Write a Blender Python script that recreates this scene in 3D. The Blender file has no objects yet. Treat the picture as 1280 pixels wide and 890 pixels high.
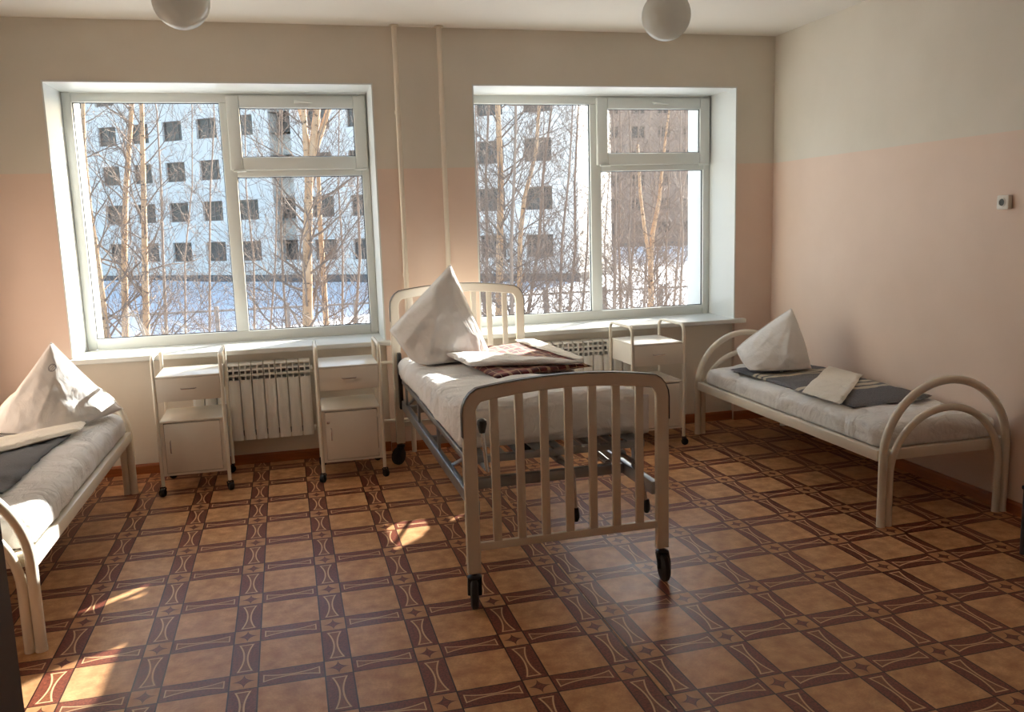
import bpy, bmesh, math, random
import numpy as np
from mathutils import Vector, Matrix, noise

# ------------------------------------------------------------------ camera, world, sun, exposure
scene = bpy.context.scene
COL = scene.collection
F_PX, CX, CY, CZ, YAW, PITCH, ROLL = 1064.8548, -3.7101, -6.1426, 1.6552, -0.2457, -0.1571, -0.0301
cam_data = bpy.data.cameras.new('camera')
cam_data.sensor_fit = 'HORIZONTAL'
cam_data.sensor_width = 36.0
cam_data.lens = F_PX / 1280.0 * 36.0
cam_data.clip_start = 0.02
cam_data.clip_end = 600
cam = bpy.data.objects.new('camera', cam_data)
COL.objects.link(cam)
_cy, _sy, _cp, _sp = math.cos(YAW), math.sin(YAW), math.cos(PITCH), math.sin(PITCH)
FW = np.array([-_sy * _cp, _cy * _cp, _sp])
_rt = np.array([_cy, _sy, 0.0])
_up = np.cross(_rt, FW)
RT = math.cos(ROLL) * _rt + math.sin(ROLL) * _up
UP = -math.sin(ROLL) * _rt + math.cos(ROLL) * _up
CAM = np.array([CX, CY, CZ])
cam.matrix_world = Matrix(((RT[0], UP[0], -FW[0], CX), (RT[1], UP[1], -FW[1], CY), (RT[2], UP[2], -FW[2], CZ), (0, 0, 0, 1)))
scene.camera = cam

SUN_D = Vector((-1.08, -1.0, -0.57)).normalized()          # the way the sunlight travels
world = bpy.data.worlds.new('world')
scene.world = world
world.use_nodes = True
wn = world.node_tree
wn.nodes.clear()
sky = wn.nodes.new('ShaderNodeTexSky')
sky.sky_type = 'NISHITA'
sky.sun_disc = False
sky.sun_elevation = math.radians(18)
sky.sun_rotation = math.atan2(1.15, 1.0)
sky.altitude = 200
sky.air_density = 1.0
sky.dust_density = 2.5
sky.ozone_density = 0.6
bg = wn.nodes.new('ShaderNodeBackground')
bg.inputs['Strength'].default_value = 0.62
wo = wn.nodes.new('ShaderNodeOutputWorld')
wn.links.new(sky.outputs[0], bg.inputs[0])
wn.links.new(bg.outputs[0], wo.inputs[0])

sun_data = bpy.data.lights.new('sun', 'SUN')
sun_data.energy = 26.0
sun_data.angle = math.radians(0.6)
sun_data.color = (1.0, 0.945, 0.875)
sun = bpy.data.objects.new('sun', sun_data)
COL.objects.link(sun)
sun.rotation_euler = SUN_D.to_track_quat('-Z', 'Y').to_euler()
sun.location = (12, 10, 8)

scene.view_settings.view_transform = 'Standard'
scene.view_settings.look = 'None'
scene.view_settings.exposure = 0.0
scene.view_settings.gamma = 1.0
scene.view_settings.use_curve_mapping = False
scene.cycles.use_denoising = True
scene.cycles.max_bounces = 14
scene.cycles.diffuse_bounces = 10
scene.cycles.transparent_max_bounces = 16
scene.cycles.sample_clamp_indirect = 8.0


def on(ax, val, u, v):
    """point on the plane axis=val seen at photo pixel (u, v)"""
    d = FW + RT * (u - 640) / F_PX + UP * (445 - v) / F_PX
    t = (val - CAM[ax]) / d[ax]
    p = CAM + t * d
    return (float(p[0]), float(p[1]), float(p[2]))


# ------------------------------------------------------------------ node helpers and materials
def lin(c):
    return c / 12.92 if c <= 0.04045 else ((c + 0.055) / 1.055) ** 2.4


def rgb(r, g, b):
    return (lin(r / 255), lin(g / 255), lin(b / 255), 1.0)


class S:
    """a node socket with arithmetic"""
    nt = None

    def __init__(self, sock):
        self.s = sock

    @staticmethod
    def op(kind, *a):
        n = S.nt.nodes.new('ShaderNodeMath')
        n.operation = kind
        for i, x in enumerate(a):
            if isinstance(x, S):
                S.nt.links.new(x.s, n.inputs[i])
            else:
                n.inputs[i].default_value = float(x)
        return S(n.outputs[0])

    def __add__(self, o): return S.op('ADD', self, o)
    def __radd__(self, o): return S.op('ADD', o, self)
    def __sub__(self, o): return S.op('SUBTRACT', self, o)
    def __rsub__(self, o): return S.op('SUBTRACT', o, self)
    def __mul__(self, o): return S.op('MULTIPLY', self, o)
    def __rmul__(self, o): return S.op('MULTIPLY', o, self)
    def __truediv__(self, o): return S.op('DIVIDE', self, o)
    def lt(self, o): return S.op('LESS_THAN', self, o)
    def gt(self, o): return S.op('GREATER_THAN', self, o)
    def abs(self): return S.op('ABSOLUTE', self)
    def floor(self): return S.op('FLOOR', self)
    def sqrt(self): return S.op('SQRT', self)
    def sin(self): return S.op('SINE', self)
    def max(self, o): return S.op('MAXIMUM', self, o)
    def min(self, o): return S.op('MINIMUM', self, o)


def mixc(fac, a, b):
    n = S.nt.nodes.new('ShaderNodeMix')
    n.data_type = 'RGBA'
    for key, x in (('Factor', fac), ('A', a), ('B', b)):
        sock = [i for i in n.inputs if i.name == key and (i.type == 'RGBA' if key != 'Factor' else i.type == 'VALUE')][0]
        if isinstance(x, S):
            S.nt.links.new(x.s, sock)
        elif key == 'Factor':
            sock.default_value = x
        else:
            sock.default_value = x
    return S([o for o in n.outputs if o.type == 'RGBA'][0])


def new_mat(name):
    m = bpy.data.materials.new(name)
    m.use_nodes = True
    S.nt = m.node_tree
    b = m.node_tree.nodes['Principled BSDF']
    return m, b


def coords(kind='Object'):
    n = S.nt.nodes.new('ShaderNodeTexCoord')
    return n.outputs[kind]


def xyz(sock):
    n = S.nt.nodes.new('ShaderNodeSeparateXYZ')
    S.nt.links.new(sock, n.inputs[0])
    return S(n.outputs[0]), S(n.outputs[1]), S(n.outputs[2])


def noise_tex(scale, detail=4, rough=0.55, co=None, stretch=None, dist=0.0):
    n = S.nt.nodes.new('ShaderNodeTexNoise')
    n.inputs['Scale'].default_value = scale
    n.inputs['Detail'].default_value = detail
    n.inputs['Roughness'].default_value = rough
    n.inputs['Distortion'].default_value = dist
    co = co or coords()
    if stretch:
        mp = S.nt.nodes.new('ShaderNodeMapping')
        mp.inputs['Scale'].default_value = stretch
        S.nt.links.new(co, mp.inputs[0])
        co = mp.outputs[0]
    S.nt.links.new(co, n.inputs['Vector'])
    return S(n.outputs[0])


def ramp(fac, lo, hi):
    n = S.nt.nodes.new('ShaderNodeMapRange')
    n.clamp = True
    S.nt.links.new(fac.s, n.inputs[0])
    n.inputs[1].default_value = lo
    n.inputs[2].default_value = hi
    return S(n.outputs[0])


def bump(b, height, strength, dist=0.01):
    n = S.nt.nodes.new('ShaderNodeBump')
    n.inputs['Strength'].default_value = strength
    n.inputs['Distance'].default_value = dist
    S.nt.links.new(height.s, n.inputs['Height'])
    S.nt.links.new(n.outputs[0], b.inputs['Normal'])


def setc(b, c):
    if isinstance(c, S):
        S.nt.links.new(c.s, b.inputs['Base Color'])
    else:
        b.inputs['Base Color'].default_value = c


def plain(name, col, rough=0.5, metal=0.0, var=0.06, vs=6.0, bs=0.0, bscale=60, bdist=0.002, spec=None, stretch=None):
    m, b = new_mat(name)
    c1 = tuple(min(1, x * (1 + var)) for x in col[:3]) + (1,)
    c0 = tuple(x * (1 - var) for x in col[:3]) + (1,)
    setc(b, mixc(ramp(noise_tex(vs, 4, stretch=stretch), 0.3, 0.7), c0, c1))
    b.inputs['Roughness'].default_value = rough
    b.inputs['Metallic'].default_value = metal
    if spec is not None:
        b.inputs['Specular IOR Level'].default_value = spec
    if bs > 0:
        bump(b, noise_tex(bscale, 5), bs, bdist)
    return m


M = {}
PAINT_Z = 2.045


def wall_paint():
    m, b = new_mat('two_tone_wall_paint')
    x, y, z = xyz(coords())
    wob = (noise_tex(1.2, 2) - 0.5) * 0.012
    up = (z + wob).gt(PAINT_Z)
    mott = ramp(noise_tex(1.7, 5), 0.3, 0.7)
    cream = mixc(mott, rgb(210, 204, 192), rgb(218, 212, 201))
    peach = mixc(mott, rgb(219, 197, 182), rgb(226, 205, 191))
    setc(b, mixc(up, peach, cream))
    b.inputs['Roughness'].default_value = 0.5
    b.inputs['Specular IOR Level'].default_value = 0.35
    bump(b, noise_tex(9, 6, 0.65), 0.10, 0.006)
    return m


M['wall'] = wall_paint()
M['niche'] = plain('cream_niche_paint', rgb(222, 214, 200), 0.5, var=0.02, bs=0.08, bscale=10, bdist=0.005)
M['ceiling'] = plain('ceiling_whitewash', rgb(228, 224, 216), 0.8, var=0.015, vs=2, bs=0.06, bscale=14, bdist=0.004)
M['pvc'] = plain('white_pvc', rgb(214, 216, 212), 0.28, var=0.01, vs=3)
M['reveal'] = plain('white_reveal_panel', rgb(216, 219, 217), 0.35, var=0.012, vs=2)
M['gasket'] = plain('dark_gasket', rgb(40, 42, 46), 0.6)
M['enamel'] = plain('white_enamel', rgb(232, 226, 214), 0.22, var=0.012, vs=8)
M['tube_white'] = plain('ivory_powder_coat', rgb(230, 223, 208), 0.25, var=0.015, vs=10)
M['pipe'] = plain('pipe_paint', rgb(226, 216, 200), 0.4, var=0.02, vs=20, bs=0.15, bscale=70, bdist=0.001)
M['radiator'] = plain('radiator_enamel', rgb(236, 235, 230), 0.3, var=0.01)
M['rad_core'] = plain('radiator_core_grey', rgb(120, 120, 120), 0.5)
M['chrome'] = plain('chrome', rgb(222, 222, 224), 0.26, metal=0.8, var=0.02)
M['steel'] = plain('galvanised_steel', rgb(160, 166, 172), 0.34, metal=0.85, var=0.12, vs=14)
M['black'] = plain('black_plastic', rgb(24, 24, 25), 0.42, var=0.1)
M['rubber'] = plain('black_rubber', rgb(26, 25, 25), 0.6, var=0.15, vs=30)
M['trim'] = plain('dark_edge_strip', rgb(84, 78, 74), 0.45)
M['wood'] = plain('varnished_skirting', rgb(152, 88, 48), 0.35, var=0.18, vs=7, stretch=(1, 1, 14), bs=0.05, bscale=40)
M['door'] = plain('dark_brown_door', rgb(62, 44, 36), 0.5, var=0.12, vs=5, stretch=(12, 12, 1))
M['stool'] = plain('dark_grey_steel', rgb(70, 72, 78), 0.4, var=0.1)
M['plug'] = plain('white_plastic', rgb(226, 224, 218), 0.3, var=0.01)
M['dark_hole'] = plain('dark_socket', rgb(58, 56, 52), 0.5)


def linen_mat(name, col, stamp=None, wr=1.0):
    m, b = new_mat(name)
    co = coords()
    c0 = tuple(x * 0.955 for x in col[:3]) + (1,)
    c = mixc(ramp(noise_tex(5, 4), 0.35, 0.65), c0, col)
    if stamp:
        ux, uy, _ = xyz(coords('UV'))
        dx, dy = (ux - stamp[0]) / stamp[2], (uy - stamp[1]) / stamp[2]
        r = (dx * dx + dy * dy).sqrt()
        ring = (r - 0.85).abs().lt(0.15)
        marks = (dx * 9.0).sin().abs().gt(0.45) * (dy.abs() - 0.25).abs().lt(0.12) * r.lt(0.72)
        c = mixc(ring.max(marks) * 0.6, c, rgb(98, 100, 112))
    setc(b, c)
    b.inputs['Roughness'].default_value = 0.85
    b.inputs['Specular IOR Level'].default_value = 0.15
    b.inputs['Sheen Weight'].default_value = 0.15
    r1 = (noise_tex(2.3, 3, 0.5, co=co, stretch=(1.0, 1.7, 1.0), dist=0.9) - 0.5).abs()
    r2 = (noise_tex(7.5, 3, 0.5, co=co, stretch=(1.6, 1.0, 1.2), dist=1.4) - 0.5).abs()
    h = ramp(r1, 0.0, 0.14) * 0.75 + ramp(r2, 0.0, 0.16) * 0.22 + noise_tex(12, 3) * 0.20 + noise_tex(420, 1) * 0.02
    bump(b, h, 0.5 * wr, 0.020)
    return m


M['linen'] = linen_mat('white_bed_linen', rgb(228, 226, 224))
M['linen_cream'] = linen_mat('cream_bed_linen', rgb(232, 226, 214))
M['linen_stamp'] = linen_mat('stamped_bed_linen', rgb(228, 226, 224), (0.84, 0.80, 0.042), 0.45)
M['linen_soft'] = linen_mat('soft_pillow_linen', rgb(228, 226, 224), None, 0.6)


def plaid_mat():
    m, b = new_mat('red_plaid_wool')
    x, y, z = xyz(coords('UV'))
    u, v = x, y

    def bands(t, per, off, wd):
        q = t / per + off
        q = q - q.floor()
        return q.lt(wd)
    base = rgb(128, 32, 34)
    dark = rgb(46, 20, 26)
    c = mixc(bands(u, 0.20, 0.0, 0.42) * 0.62, base, dark)
    c = mixc(bands(v, 0.165, 0.2, 0.40) * 0.62, c, dark)
    tan = rgb(208, 176, 138)
    c = mixc(bands(u, 0.20, 0.28, 0.17) * 0.52, c, tan)
    c = mixc(bands(v, 0.165, 0.5, 0.17) * 0.45, c, tan)
    c = mixc(bands(u, 0.20, 0.72, 0.035) * 0.7, c, tan)
    c = mixc(bands(v, 0.165, 0.95, 0.035) * 0.7, c, tan)
    fz = ramp(noise_tex(130, 3), 0.35, 0.65)
    c = mixc(fz * 0.16, c, rgb(160, 90, 80))
    setc(b, c)
    b.inputs['Roughness'].default_value = 0.95
    b.inputs['Specular IOR Level'].default_value = 0.1
    b.inputs['Sheen Weight'].default_value = 0.2
    bump(b, noise_tex(12, 5) + noise_tex(300, 2) * 0.08, 0.35, 0.01)
    return m


M['plaid'] = plaid_mat()


def grey_blanket_mat():
    m, b = new_mat('grey_striped_wool')
    x, y, z = xyz(coords('UV'))
    g = mixc(ramp(noise_tex(160, 3), 0.3, 0.7), rgb(94, 93, 96), rgb(126, 125, 128))
    st = None
    for c0, w in ((0.60, 0.017), (0.655, 0.017), (0.71, 0.017), (0.23, 0.012), (0.27, 0.012), (0.31, 0.012)):
        k = (y - c0).abs().lt(w)
        st = k if st is None else st.max(k)
    setc(b, mixc(st * 0.85, g, rgb(206, 196, 176)))
    b.inputs['Roughness'].default_value = 0.95
    b.inputs['Specular IOR Level'].default_value = 0.1
    bump(b, noise_tex(11, 5) + noise_tex(350, 2) * 0.08, 0.4, 0.01)
    return m


M['grey_blanket'] = grey_blanket_mat()
M['grey_wool'] = plain('plain_grey_wool', rgb(112, 114, 118), 0.95, var=0.12, vs=150, bs=0.4, bscale=14, bdist=0.01, spec=0.1)

LINO_PX, LINO_PY = 0.3449, 0.3649


def lino_mat():
    m, b = new_mat('patterned_linoleum')
    co = coords()
    x, y, z = xyz(co)
    hw, hh = 0.0515, 0.056

    def wrap(t, per):
        q = t / per
        return (q - (q + 0.5).floor()) * per
    ax, ay = wrap(x, LINO_PX).abs(), wrap(y, LINO_PY).abs()
    in_c, in_r = ax.lt(hw), ay.lt(hh)

    def hourglass(s, t, h0, h1, wl, we):
        h = h0 + h1 * t * t
        a = s.abs()
        inside = a.lt(h) * t.lt(0.84)
        line = (a - h).abs().lt(wl) * t.lt(0.84 + we)
        bar = (t - 0.84).abs().lt(we) * a.lt(h)
        return inside, line.max(bar)
    s1, t1 = ax / hw, (LINO_PY / 2 - ay) / (LINO_PY / 2 - hh)
    s2, t2 = ay / hh, (LINO_PX / 2 - ax) / (LINO_PX / 2 - hw)
    in1, ln1 = hourglass(s1, t1, 0.13, 0.52, 0.062, 0.026)
    in2, ln2 = hourglass(s2, t2, 0.08, 0.50, 0.055, 0.020)
    mott = ramp(noise_tex(14, 5, 0.6), 0.32, 0.68)
    fine = ramp(noise_tex(110, 4, 0.6), 0.35, 0.65)
    tile = mixc(mott, rgb(182, 130, 88), rgb(226, 178, 128))
    tile = mixc(fine * 0.30, tile, rgb(158, 106, 68))
    band = mixc(fine, rgb(92, 46, 34), rgb(142, 76, 56))
    inner = mixc(fine, rgb(116, 68, 46), rgb(152, 94, 64))
    gold = rgb(216, 180, 138)
    cr = mixc(ln1, mixc(in1, band, inner), gold)
    rr = mixc(ln2, mixc(in2, band, inner), gold)
    star = ((s1 + 0.0001).sqrt() + (s2 + 0.0001).sqrt()).lt(0.93)
    starline = (((s1 + 0.0001).sqrt() + (s2 + 0.0001).sqrt()) - 0.93).abs().lt(0.05)
    arc = ((s1 - 1.0) * (s1 - 1.0) + (s2 - 1.0) * (s2 - 1.0)).sqrt()
    st = mixc(star, mixc(mott, rgb(172, 120, 80), rgb(204, 154, 108)), band)
    st = mixc(starline, st, rgb(80, 44, 32))
    col = mixc(in_r, mixc(in_c, tile, cr), mixc(in_c, rr, st))
    edge = (ax - hw).abs().lt(0.0026).max((ay - hh).abs().lt(0.0026))
    col = mixc(edge, col, rgb(54, 28, 22))
    setc(b, col)
    rn = ramp(noise_tex(5, 4), 0.3, 0.7)
    S.nt.links.new((rn * 0.10 + 0.33).s, b.inputs['Roughness'])
    b.inputs['Specular IOR Level'].default_value = 0.33
    bump(b, noise_tex(3.0, 3) + noise_tex(60, 3) * 0.05, 0.06, 0.01)
    return m


M['lino'] = lino_mat()
M['screed'] = plain('grey_screed', rgb(130, 126, 120), 0.9)


def pane_mat():
    m = bpy.data.materials.new('window_glass')
    m.use_nodes = True
    nt = m.node_tree
    nt.nodes.clear()
    S.nt = nt
    out = nt.nodes.new('ShaderNodeOutputMaterial')
    tr = nt.nodes.new('ShaderNodeBsdfTransparent')
    tr.inputs[0].default_value = (0.93, 0.95, 0.95, 1)
    gl = nt.nodes.new('ShaderNodeBsdfGlossy')
    gl.inputs['Roughness'].default_value = 0.01
    lw = nt.nodes.new('ShaderNodeLayerWeight')
    k = S(lw.outputs['Facing'])
    k2 = k * k
    fac = k2 * k2 * k * 0.9 + 0.035
    mx = nt.nodes.new('ShaderNodeMixShader')
    nt.links.new(fac.s, mx.inputs[0])
    nt.links.new(tr.outputs[0], mx.inputs[1])
    nt.links.new(gl.outputs[0], mx.inputs[2])
    nt.links.new(mx.outputs[0], out.inputs[0])
    return m


M['glass'] = pane_mat()
m_, b_ = new_mat('opal_globe_glass')
setc(b_, mixc(ramp(noise_tex(4, 3), 0.3, 0.7), rgb(226, 226, 220), rgb(232, 232, 226)))
b_.inputs['Roughness'].default_value = 0.08
tl_ = m_.node_tree.nodes.new('ShaderNodeBsdfTranslucent')
tl_.inputs[0].default_value = rgb(240, 242, 238)
mx_ = m_.node_tree.nodes.new('ShaderNodeMixShader')
mx_.inputs[0].default_value = 0.45
m_.node_tree.links.new(b_.outputs[0], mx_.inputs[1])
m_.node_tree.links.new(tl_.outputs[0], mx_.inputs[2])
m_.node_tree.links.new(mx_.outputs[0], m_.node_tree.nodes['Material Output'].inputs[0])
M['opal'] = m_

M['facade'] = plain('facade_white_brick', rgb(236, 230, 222), 0.85, var=0.06, vs=0.6, bs=0.2, bscale=4, bdist=0.02)
M['facade_far'] = plain('facade_grey_brown', rgb(150, 132, 118), 0.85, var=0.10, vs=0.5)
M['plinth'] = plain('grey_plinth', rgb(108, 106, 104), 0.9)
M['far_glass'] = plain('dark_far_glass', rgb(96, 88, 82), 0.25, var=0.3, vs=0.7)
M['far_frame'] = plain('brown_far_frame', rgb(128, 114, 104), 0.6)
M['roof'] = plain('snowy_roof', rgb(226, 228, 232), 0.9)
M['snow'] = plain('snow', rgb(238, 240, 244), 0.85, var=0.02, vs=0.4, bs=0.5, bscale=0.8, bdist=0.15)
M['fence'] = plain('weathered_fence', rgb(136, 128, 122), 0.7, var=0.15)


def birch_mat():
    m, b = new_mat('birch_bark')
    co = coords()
    base = mixc(ramp(noise_tex(3, 4), 0.3, 0.7), rgb(188, 150, 116), rgb(212, 182, 150))
    marks = ramp(noise_tex(7, 4, 0.6, co=co, stretch=(1.0, 1.0, 2.6)), 0.60, 0.66)
    c = mixc(marks * 0.85, base, rgb(58, 48, 44))
    setc(b, c)
    b.inputs['Roughness'].default_value = 0.8
    return m


M['birch'] = birch_mat()
M['twig'] = plain('brown_twig_bark', rgb(132, 116, 104), 0.8, var=0.2, vs=3)
M['greybark'] = plain('grey_bark', rgb(150, 132, 118), 0.85, var=0.2, vs=6, stretch=(1, 1, 0.3))


# ------------------------------------------------------------------ mesh helpers
class MB:
    def __init__(self):
        self.v, self.f, self.mi, self.uv = [], [], [], None

    def add(self, vs, fs, mi=0):
        o = len(self.v)
        self.v.extend([tuple(map(float, p)) for p in vs])
        for f in fs:
            self.f.append(tuple(i + o for i in f))
            self.mi.append(mi)

    def box(self, x0, x1, y0, y1, z0, z1, mi=0, c=0.0):
        if x0 > x1: x0, x1 = x1, x0
        if y0 > y1: y0, y1 = y1, y0
        if z0 > z1: z0, z1 = z1, z0
        if c <= 0:
            vs = [(x, y, z) for x in (x0, x1) for y in (y0, y1) for z in (z0, z1)]
            fs = [(0, 1, 3, 2), (4, 6, 7, 5), (0, 4, 5, 1), (2, 3, 7, 6), (0, 2, 6, 4), (1, 5, 7, 3)]
            self.add(vs, fs, mi)
            return
        bm = bmesh.new()
        bmesh.ops.create_cube(bm, size=1.0)
        for w in bm.verts:
            w.co = Vector(((x0 + x1) / 2 + w.co.x * (x1 - x0), (y0 + y1) / 2 + w.co.y * (y1 - y0), (z0 + z1) / 2 + w.co.z * (z1 - z0)))
        c = min(c, 0.45 * min(x1 - x0, y1 - y0, z1 - z0))
        bmesh.ops.bevel(bm, geom=bm.edges[:], offset=c, segments=2, affect='EDGES', profile=0.5)
        bm.verts.index_update()
        self.add([w.co for w in bm.verts], [[w.index for w in f.verts] for f in bm.faces], mi)
        bm.free()

    def prism(self, poly, axis, a, b, mi=0):
        """polygon (list of 2-tuples) extruded along axis 'x','y','z' from a to b"""
        n = len(poly)
        def mk(p, t):
            return {'x': (t, p[0], p[1]), 'y': (p[0], t, p[1]), 'z': (p[0], p[1], t)}[axis]
        vs = [mk(p, a) for p in poly] + [mk(p, b) for p in poly]
        fs = [tuple(range(n))[::-1], tuple(range(n, 2 * n))] + [(i, (i + 1) % n, n + (i + 1) % n, n + i) for i in range(n)]
        self.add(vs, fs, mi)

    def tube(self, pts, r, n=10, cap=True, mi=0, closed=False):
        P = np.array(pts, float)
        k = len(P)
        rr = np.full(k, r, float) if np.isscalar(r) else np.array(r, float)
        if closed:
            T = np.roll(P, -1, 0) - np.roll(P, 1, 0)
        else:
            T = np.empty_like(P)
            T[1:-1] = P[2:] - P[:-2]
            T[0] = P[1] - P[0]
            T[-1] = P[-1] - P[-2]
        T /= np.linalg.norm(T, axis=1)[:, None] + 1e-12
        a = np.array([0, 0, 1.0]) if abs(T[0][2]) < 0.9 else np.array([1.0, 0, 0])
        u = np.cross(T[0], a); u /= np.linalg.norm(u)
        ang = np.arange(n) * 2 * math.pi / n
        ca, sa = np.cos(ang)[:, None], np.sin(ang)[:, None]
        vs = []
        for i in range(k):
            u = u - T[i] * (u @ T[i]); u /= np.linalg.norm(u) + 1e-12
            w = np.cross(T[i], u)
            vs.append(P[i] + rr[i] * (ca * u + sa * w))
        vs = np.concatenate(vs)
        fs = []
        for i in range(k if closed else k - 1):
            j = (i + 1) % k
            for q in range(n):
                p = (q + 1) % n
                fs.append((i * n + q, i * n + p, j * n + p, j * n + q))
        if cap and not closed:
            fs.append(tuple(range(n))[::-1])
            fs.append(tuple((k - 1) * n + q for q in range(n)))
        self.add(vs, fs, mi)

    def lathe(self, prof, c, axis='z', n=24, mi=0):
        """prof: list of (radius, height) along axis, centred at c"""
        vs, fs = [], []
        for r, h in prof:
            for q in range(n):
                a = 2 * math.pi * q / n
                p = (r * math.cos(a), r * math.sin(a), h)
                if axis == 'x': p = (p[2], p[0], p[1])
                if axis == 'y': p = (p[0], -p[2], p[1])
                vs.append((p[0] + c[0], p[1] + c[1], p[2] + c[2]))
        k = len(prof)
        for i in range(k - 1):
            for q in range(n):
                p = (q + 1) % n
                fs.append((i * n + q, i * n + p, (i + 1) * n + p, (i + 1) * n + q))
        if prof[0][0] > 1e-6: fs.append(tuple(range(n))[::-1])
        if prof[-1][0] > 1e-6: fs.append(tuple((k - 1) * n + q for q in range(n)))
        self.add(vs, fs, mi)

    def ribbon(self, pts, w, y0, y1, mi=0, caps=True):
        """flat bar: polyline of (x, z) points in the xz plane, in-plane width w, from y0 to y1"""
        P = np.array(pts, float)
        k = len(P)
        T = np.empty_like(P)
        T[1:-1] = P[2:] - P[:-2]; T[0] = P[1] - P[0]; T[-1] = P[-1] - P[-2]
        T /= np.linalg.norm(T, axis=1)[:, None]
        N = np.stack([-T[:, 1], T[:, 0]], 1)
        vs = []
        for i in range(k):
            a, b = P[i] + N[i] * w / 2, P[i] - N[i] * w / 2
            vs += [(a[0], y0, a[1]), (b[0], y0, b[1]), (b[0], y1, b[1]), (a[0], y1, a[1])]
        fs = []
        for i in range(k - 1):
            for q in range(4):
                p = (q + 1) % 4
                fs.append((4 * i + q, 4 * i + p, 4 * i + 4 + p, 4 * i + 4 + q))
        if caps:
            fs += [(3, 2, 1, 0), (4 * k - 4, 4 * k - 3, 4 * k - 2, 4 * k - 1)]
        self.add(vs, fs, mi)

    def build(self, name, mats, parent=None, smooth=False, loc=None, rel=False, bevel=0.0, fix=True):
        me = bpy.data.meshes.new(name)
        V = self.v
        if rel and parent is not None:
            off = parent.location
            V = [(a - off[0], b - off[1], c - off[2]) for a, b, c in V]
        me.from_pydata(V, [], self.f)
        mats = mats if isinstance(mats, (list, tuple)) else [mats]
        for m in mats:
            me.materials.append(m)
        if len(mats) > 1:
            me.polygons.foreach_set('material_index', self.mi)
        if self.uv is not None:
            lay = me.uv_layers.new(name='uv')
            idx = np.zeros(len(me.loops), np.int32)
            me.loops.foreach_get('vertex_index', idx)
            lay.data.foreach_set('uv', np.array(self.uv, np.float32)[idx].ravel())
        if fix:
            bm = bmesh.new(); bm.from_mesh(me)
            bmesh.ops.recalc_face_normals(bm, faces=bm.faces)
            bm.to_mesh(me); bm.free()
        if smooth:
            me.polygons.foreach_set('use_smooth', [True] * len(me.polygons))
            if smooth != 'all':
                me.set_sharp_from_angle(angle=math.radians(40))
        me.update()
        o = bpy.data.objects.new(name, me)
        COL.objects.link(o)
        if parent is not None: o.parent = parent
        if loc is not None: o.location = loc
        if bevel > 0:
            bv = o.modifiers.new('edge', 'BEVEL')
            bv.width = bevel; bv.segments = 2; bv.limit_method = 'ANGLE'
        return o


def tag(o, label=None, cat=None, group=None, kind=None):
    if label: o['label'] = label
    if cat: o['category'] = cat
    if group: o['group'] = group
    if kind: o['kind'] = kind
    return o


def thing(name, loc, rz=0.0, label=None, cat=None, group=None, kind=None):
    o = bpy.data.objects.new(name, None)
    COL.objects.link(o)
    o.empty_display_size = 0.1
    o.location = loc
    o.rotation_euler = (0, 0, rz)
    return tag(o, label, cat, group, kind)


def copy_tree(o, parent=None):
    c = o.copy()
    COL.objects.link(c)
    c.parent = parent
    for ch in list(o.children):
        copy_tree(ch, c)
    return c


def arc(cx, cz, rx, rz, a0, a1, n):
    return [(cx + rx * math.cos(math.radians(a0 + (a1 - a0) * i / n)), cz + rz * math.sin(math.radians(a0 + (a1 - a0) * i / n))) for i in range(n + 1)]


# ------------------------------------------------------------------ the room
XL, XR, YF, H = -5.66, 0.0, -6.55, 3.0
W_T = 2.622
WIN = [(-5.184, -3.104), (-2.405, -0.322)]
SILL_Z = 0.834
WALL_D = 0.80

fl = MB(); fl.box(XL - 0.2, XR + 0.2, YF - 0.2, WALL_D, -0.20, -0.003)
floor = tag(fl.build('floor', M['screed']), 'brown linoleum floor printed with a tile pattern', kind='structure')
SEAM = -2.557
for x0, x1, org, ang, nm in ((XL, SEAM - 0.0012, (-3.9911, -3.4124), 0.0101, 'left'), (SEAM + 0.0012, XR, (-2.1366, -3.6369), 0.0284, 'right')):
    mb = MB()
    ca, sa = math.cos(-ang), math.sin(-ang)
    loc = []
    for x, y in ((x0, YF), (x1, YF), (x1, 0.04), (x0, 0.04)):
        dx, dy = x - org[0], y - org[1]
        loc.append((dx * ca - dy * sa, dx * sa + dy * ca))
    mb.prism(loc, 'z', -0.003, 0.0)
    o = mb.build('linoleum_sheet', M['lino'], floor)
    o.location = (org[0], org[1], 0)
    o.rotation_euler = (0, 0, ang)

cl = MB(); cl.box(XL - 0.2, XR + 0.2, YF - 0.2, WALL_D, H, H + 0.2)
tag(cl.build('ceiling', M['ceiling']), 'plain white plastered ceiling', kind='structure')

wb = MB()
xs = [XL, WIN[0][0], WIN[0][1], WIN[1][0], WIN[1][1], XR]
wb.box(XL, XR, 0, WALL_D, W_T, H)
for a, b in ((xs[0], xs[1]), (xs[2], xs[3]), (xs[4], xs[5])):
    wb.box(a, b, 0, WALL_D, 0, W_T)
for a, b in WIN:
    wb.box(a, b, 0.04, WALL_D, 0, 0.80, 1)
tag(wb.build('wall_back', [M['wall'], M['niche']]), 'window wall painted peach below and cream above', kind='structure')
w = MB(); w.box(XR, XR + 0.2, YF - 0.2, WALL_D, 0, H)
tag(w.build('wall_right', M['wall']), 'right wall painted peach below and cream above', kind='structure')
w = MB(); w.box(XL - 0.2, XL, YF - 0.2, WALL_D, 0, H)
tag(w.build('wall_left', M['wall']), 'left wall painted peach below and cream above', kind='structure')
DX0, DX1 = -3.99, -3.02
w = MB()
w.box(XL, DX0, YF - 0.2, YF, 0, H); w.box(DX1, XR, YF - 0.2, YF, 0, H); w.box(DX0, DX1, YF - 0.2, YF, 2.08, H)
tag(w.build('wall_front', M['wall']), 'wall with the doorway behind the viewer', kind='structure')
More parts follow.
